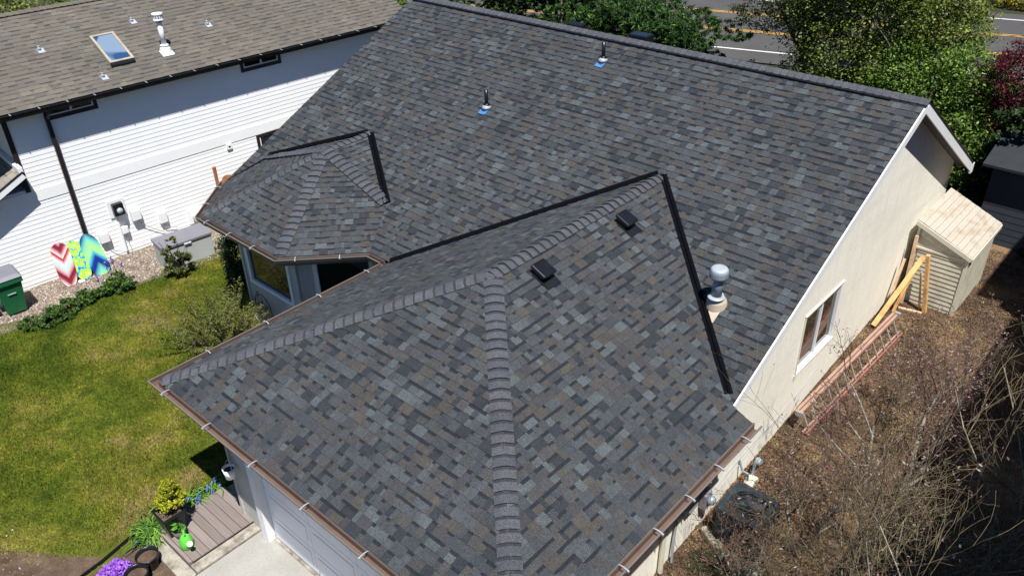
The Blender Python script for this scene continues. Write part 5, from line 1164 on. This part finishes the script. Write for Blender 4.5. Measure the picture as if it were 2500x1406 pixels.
bare_tree(1.1, -2.1, 1.8, 2, 7, 'bare shrub with faded lilac seed heads beyond the ladder', 'bark', 'dark_twig', leaves=1000, rad=.018, br=(5, 4, 3, 3))
bare_tree(1.8, -.9, 1.9, 2, 8, 'bare shrub with pale seed heads reaching into the shadow', 'bark', 'dark_twig', leaves=900, rad=.018, br=(5, 4, 3, 3))
bare_tree(2.1, -2.9, 2.5, 2, 9, 'bare shrub with lilac seed heads in the middle of the yard', 'bark', 'dark_twig', leaves=1100, rad=.025)

# ------------------------------------------------------------------ trees
def tree(name, x, y, trunk, blobs, n, size, pal, label, cat='tree', group=None, barkm='bark', seed=1, limbs=10, th=.14, droop=0, aspect=1.9, z=None, ub=.5, clumps=None):
    z = gz(x, y) if z is None else z; t = thing(name, (x, y, z), label, cat, group); m_ = MB(); r_ = random.Random(seed)
    m_.tube([V(x, y, z - .1), V(x + .05, y, z + trunk * .4), V(x - .05, y + .1, z + trunk * .75), V(x + .1, y, z + trunk)], [th, th * .8, th * .5, th * .15], 8); m_.build('trunk', barkm, t)
    for k in range(limbs):
        (c, rad) = blobs[k % len(blobs)]; m2 = MB(); s_ = r_.uniform(.3, .85); a = V(x, y, z + trunk * s_); e = V(*c) + V(r_.uniform(-1, 1) * rad[0] * .8, r_.uniform(-1, 1) * rad[1] * .8, r_.uniform(-.3, .9) * rad[2]); mid = a.lerp(e, .5) + V(r_.gauss(0, .15), r_.gauss(0, .15), .15)
        m2.tube([a, mid, e], [th * .38, th * .2, .012], 5)
        for j in range(5):
            f0 = a.lerp(e, r_.uniform(.4, 1)); f1 = f0 + V(r_.gauss(0, .5), r_.gauss(0, .5), r_.gauss(.1, .3)); m2.tube([f0, f0.lerp(f1, .5) + V(0, 0, .06), f1], [.018, .011, .004], 3, False)
        m2.build('branch', barkm, t)
    leaf_cloud('crown', blobs, n, size, pal, t, droop=droop, aspect=aspect, seed=seed, up_bias=ub, clumps=clumps); return t
CON = [((.012, .038, .008), 4), ((.022, .065, .011), 3), ((.05, .12, .016), 1.6), ((.10, .19, .022), 1)]
# large conifer behind the ridge
rr = random.Random(3); bl = []
for k in range(95):
    h = rr.uniform(0, 1) ** 1.4; a = rr.uniform(0, 6.28); R0 = 5.0 * (1 - h) ** .8 * rr.uniform(.55, 1.05); z = -4.6 + h * 9.5; bl.append(((-15.4 + math.cos(a) * R0, 9.8 + math.sin(a) * R0, z), (.85 * (1 - h * .5), .85 * (1 - h * .5), .30)))
for k in range(60): bl.append(((rr.uniform(-17.5, -9.6), rr.uniform(7.2, 9.5), rr.uniform(-3.6, -1.7)), (.9, .8, .32)))
for k in range(90):
    a = rr.uniform(0, 6.28); R0 = rr.uniform(3.2, 5.8); bl.append(((-15.0 + math.cos(a) * R0 * 1.15, 9.6 + math.sin(a) * R0 * .9, rr.uniform(-4.9, -2.2)), (.95, .95, .32)))
tree('conifer', -15.4, 9.8, 10, bl, 200000, .20, CON, 'big dark green conifer behind the middle of the main ridge', seed=31, limbs=20, th=.25, droop=.35, aspect=5.0, clumps=34, ub=.9)
BIR = [((.12, .17, .025), 3), ((.18, .24, .035), 3), ((.055, .075, .015), 3), ((.20, .23, .05), 1.4), ((.13, .11, .03), .8)]
tree('birch_tree', -4.9, 10.3, 7.5, [((-4.9, 10.2, -1.8), (2.3, 2.0, 1.9)), ((-3.6, 9.6, -2.6), (1.5, 1.5, 1.3)), ((-6.0, 10.6, -.6), (1.6, 1.6, 1.4)), ((-4.6, 10.2, .6), (2.1, 2.0, 1.6)), ((-3.0, 9.4, -.6), (1.3, 1.3, 1.3)), ((-2.9, 10.5, -1.4), (1.3, 1.2, 1.0))], 78000, .095, BIR, 'airy birch tree with pale limbs between the house and the road', barkm='pale_bark', seed=32, limbs=26, th=.17)
tree('alder_tree', -7.3, 12.0, 6, [((-7.3, 12, -1.6), (1.7, 1.6, 1.3)), ((-8.3, 12.4, -.6), (1.4, 1.3, 1.0)), ((-6.6, 11.6, -2.7), (1.2, 1.2, 1.0)), ((-8.9, 12, -2.0), (1.1, 1., .8)), ((-8.2, 12.8, 3.0), (2.4, 2, 1.6))], 32000, .085, [((.06, .09, .018), 3), ((.085, .12, .025), 2), ((.035, .05, .015), 3), ((.12, .10, .03), 1)], 'darker twiggy tree left of the birch by the road', barkm='bark', seed=33, limbs=20, th=.13)
tree('cherry_tree', -1.9, 8.3, 4.4, [((-1.9, 8.3, -2.9), (1.5, 1.5, 1.3)), ((-1.2, 7.5, -3.5), (1.2, 1.2, 1.0)), ((-2.8, 8.8, -2.4), (1.2, 1.2, 1.1)), ((-1.3, 8.2, -1.9), (1.0, 1.0, .8)), ((-3.2, 7.6, -3.8), (1.2, 1.0, .9))], 52000, .085, [((.10, .19, .022), 3), ((.16, .27, .035), 2.5), ((.035, .07, .012), 3), ((.17, .26, .05), 1)], 'bright green leafy tree right behind the gable peak', seed=34, limbs=16, th=.10)
tree('red_maple', .1, 8.4, 4.2, [((-.15, 8.2, -1.7), (1.0, 1.1, .75)), ((.9, 8.0, -1.9), (1.2, 1.2, .8)), ((.5, 8.8, -1.0), (1.0, 1.0, .7)), ((.9, 8.6, -.1), (1.0, 1.0, .7)), ((.2, 9.2, -1.2), (1.0, .9, .8)), ((-.25, 8.1, -2.7), (.8, .7, .6)), ((.6, 7.6, -2.9), (.9, .6, .5))], 34000, .07, [((.075, .006, .016), 3), ((.12, .009, .022), 2), ((.035, .004, .010), 3.5), ((.18, .02, .035), .5)], 'dark crimson maple at the right edge', seed=35, limbs=12, th=.08)
bl = [((3.3 + math.cos(a) * 1.1 * (1 - h / 12), 7.4 + math.sin(a) * 1.1 * (1 - h / 12), -4.6 + h), (1.5 * (1 - h / 13), 1.5 * (1 - h / 13), 1.0)) for h in range(0, 11) for a in (0, 2.1, 4.2)]
tree('shade_conifer', 3.3, 7.4, 11, bl, 26000, .2, DARKG, 'unseen tall dark conifer right of the frame, added to shade the sheds', seed=36, limbs=4, th=.2, droop=.3, clumps=80)  # out of view, added so its shadow falls over the sheds
tree('shade_conifer', 5.6, 11.5, 12, [((5.6, 11.5, z_), (2.6, 2.6, 1.5)) for z_ in (-3.5, -1, 1.5, 4, 6.5)], 16000, .26, DARKG, 'second unseen tall dark conifer further back, added to block sky light', seed=61, limbs=4, th=.2, clumps=90)  # unseen tree added to cut sky light in the far right corner
tree('laurel_tree', 1.9, 9.6, 5, [((1.2, 6.75, -2.15), (1.5, .45, .40)), ((.2, 6.6, -2.5), (.5, .4, .35)), ((.1, 7.2, -3.4), (.6, .6, 1.0)), ((1.9, 9.3, -3.2), (1.8, 1.3, 1.3)), ((.6, 9.0, -4.0), (1.6, 1.2, 1.0)), ((-.6, 7.4, -4.5), (1.0, .8, .7))], 16000, .13, DARKG, 'dense dark broadleaf tree directly behind the dark shed', seed=62, limbs=5, th=.1)
shrub('laurel_hedge', .9, 10.6, [((-.5, 0, .9), (1.6, .9, 1.2)), ((1.4, -.2, 1.0), (1.3, .9, 1.2)), ((-2.2, -.9, .6), (1.2, .9, .9))], 12000, .12, DARKG, 'dark evergreen hedge in shade behind the sheds', 'hedge', None, 37)
shrub('roadside_shrub', -8.2, 14.9, [((0, 0, .5), (1.6, .8, .6)), ((2.4, .5, .5), (1.4, .8, .7)), ((-2.3, -.5, .35), (1.2, .7, .45))], 9000, .10, DARKG + [((.14, .15, .02), 1)], 'low green scrub on the near verge of the road', 'shrub', None, 38)
shrub('roadside_shrub', -3.6, 15.2, [((0, 0, .6), (1.6, .9, .8)), ((2.2, .3, .7), (1.5, .9, .9))], 8000, .10, GREEN, 'leafy scrub on the verge behind the birch', 'shrub', None, 39)
shrub('broom_hedge', -5.9, 32.6, [((0, 0, .8), (2.2, .9, .9)), ((3.2, .5, .8), (2.0, .9, .9)), ((-3.6, -1.2, .6), (2.0, .8, .7)), ((6.5, 1.5, .9), (2.2, .9, 1))], 15000, .12, [((.55, .38, .01), 3), ((.62, .46, .02), 2), ((.10, .16, .02), 3)], 'yellow flowering hedge across the road', 'hedge', None, 40)
# trees behind the white neighbour house
for i, (x, y, z_, r0, s_, pal, lab) in enumerate([(-29.5, -5.2, -2.6, 2.6, 50, BIR, 'light green tree beyond the left end of the tan roof'), (-28.0, -1.2, -2.9, 2.4, 51, GREEN, 'green tree beyond the middle of the tan roof'), (-33, 1.5, -3.0, 3.2, 52, GREEN, 'rounded green tree further back behind the tan roof'), (-26.5, 3.0, -3.2, 2.2, 53, GREEN, 'tree beyond the tan roof near its right end'), (-23.0, 6.5, -3.0, 2.2, 54, BIR, 'olive green bush tree between the tan roof and the main ridge')]):
    tree('garden_tree', x, y, 3.6, [((x, y, z_), (r0, r0, 1.7)), ((x + .9, y + 1.2, z_ - .9), (r0 * .7, r0 * .7, 1.2)), ((x - .9, y - 1.1, z_ - .6), (r0 * .7, r0 * .7, 1.2))], 11000, .17, pal, lab, 'tree', None, seed=s_, limbs=6, th=.12)
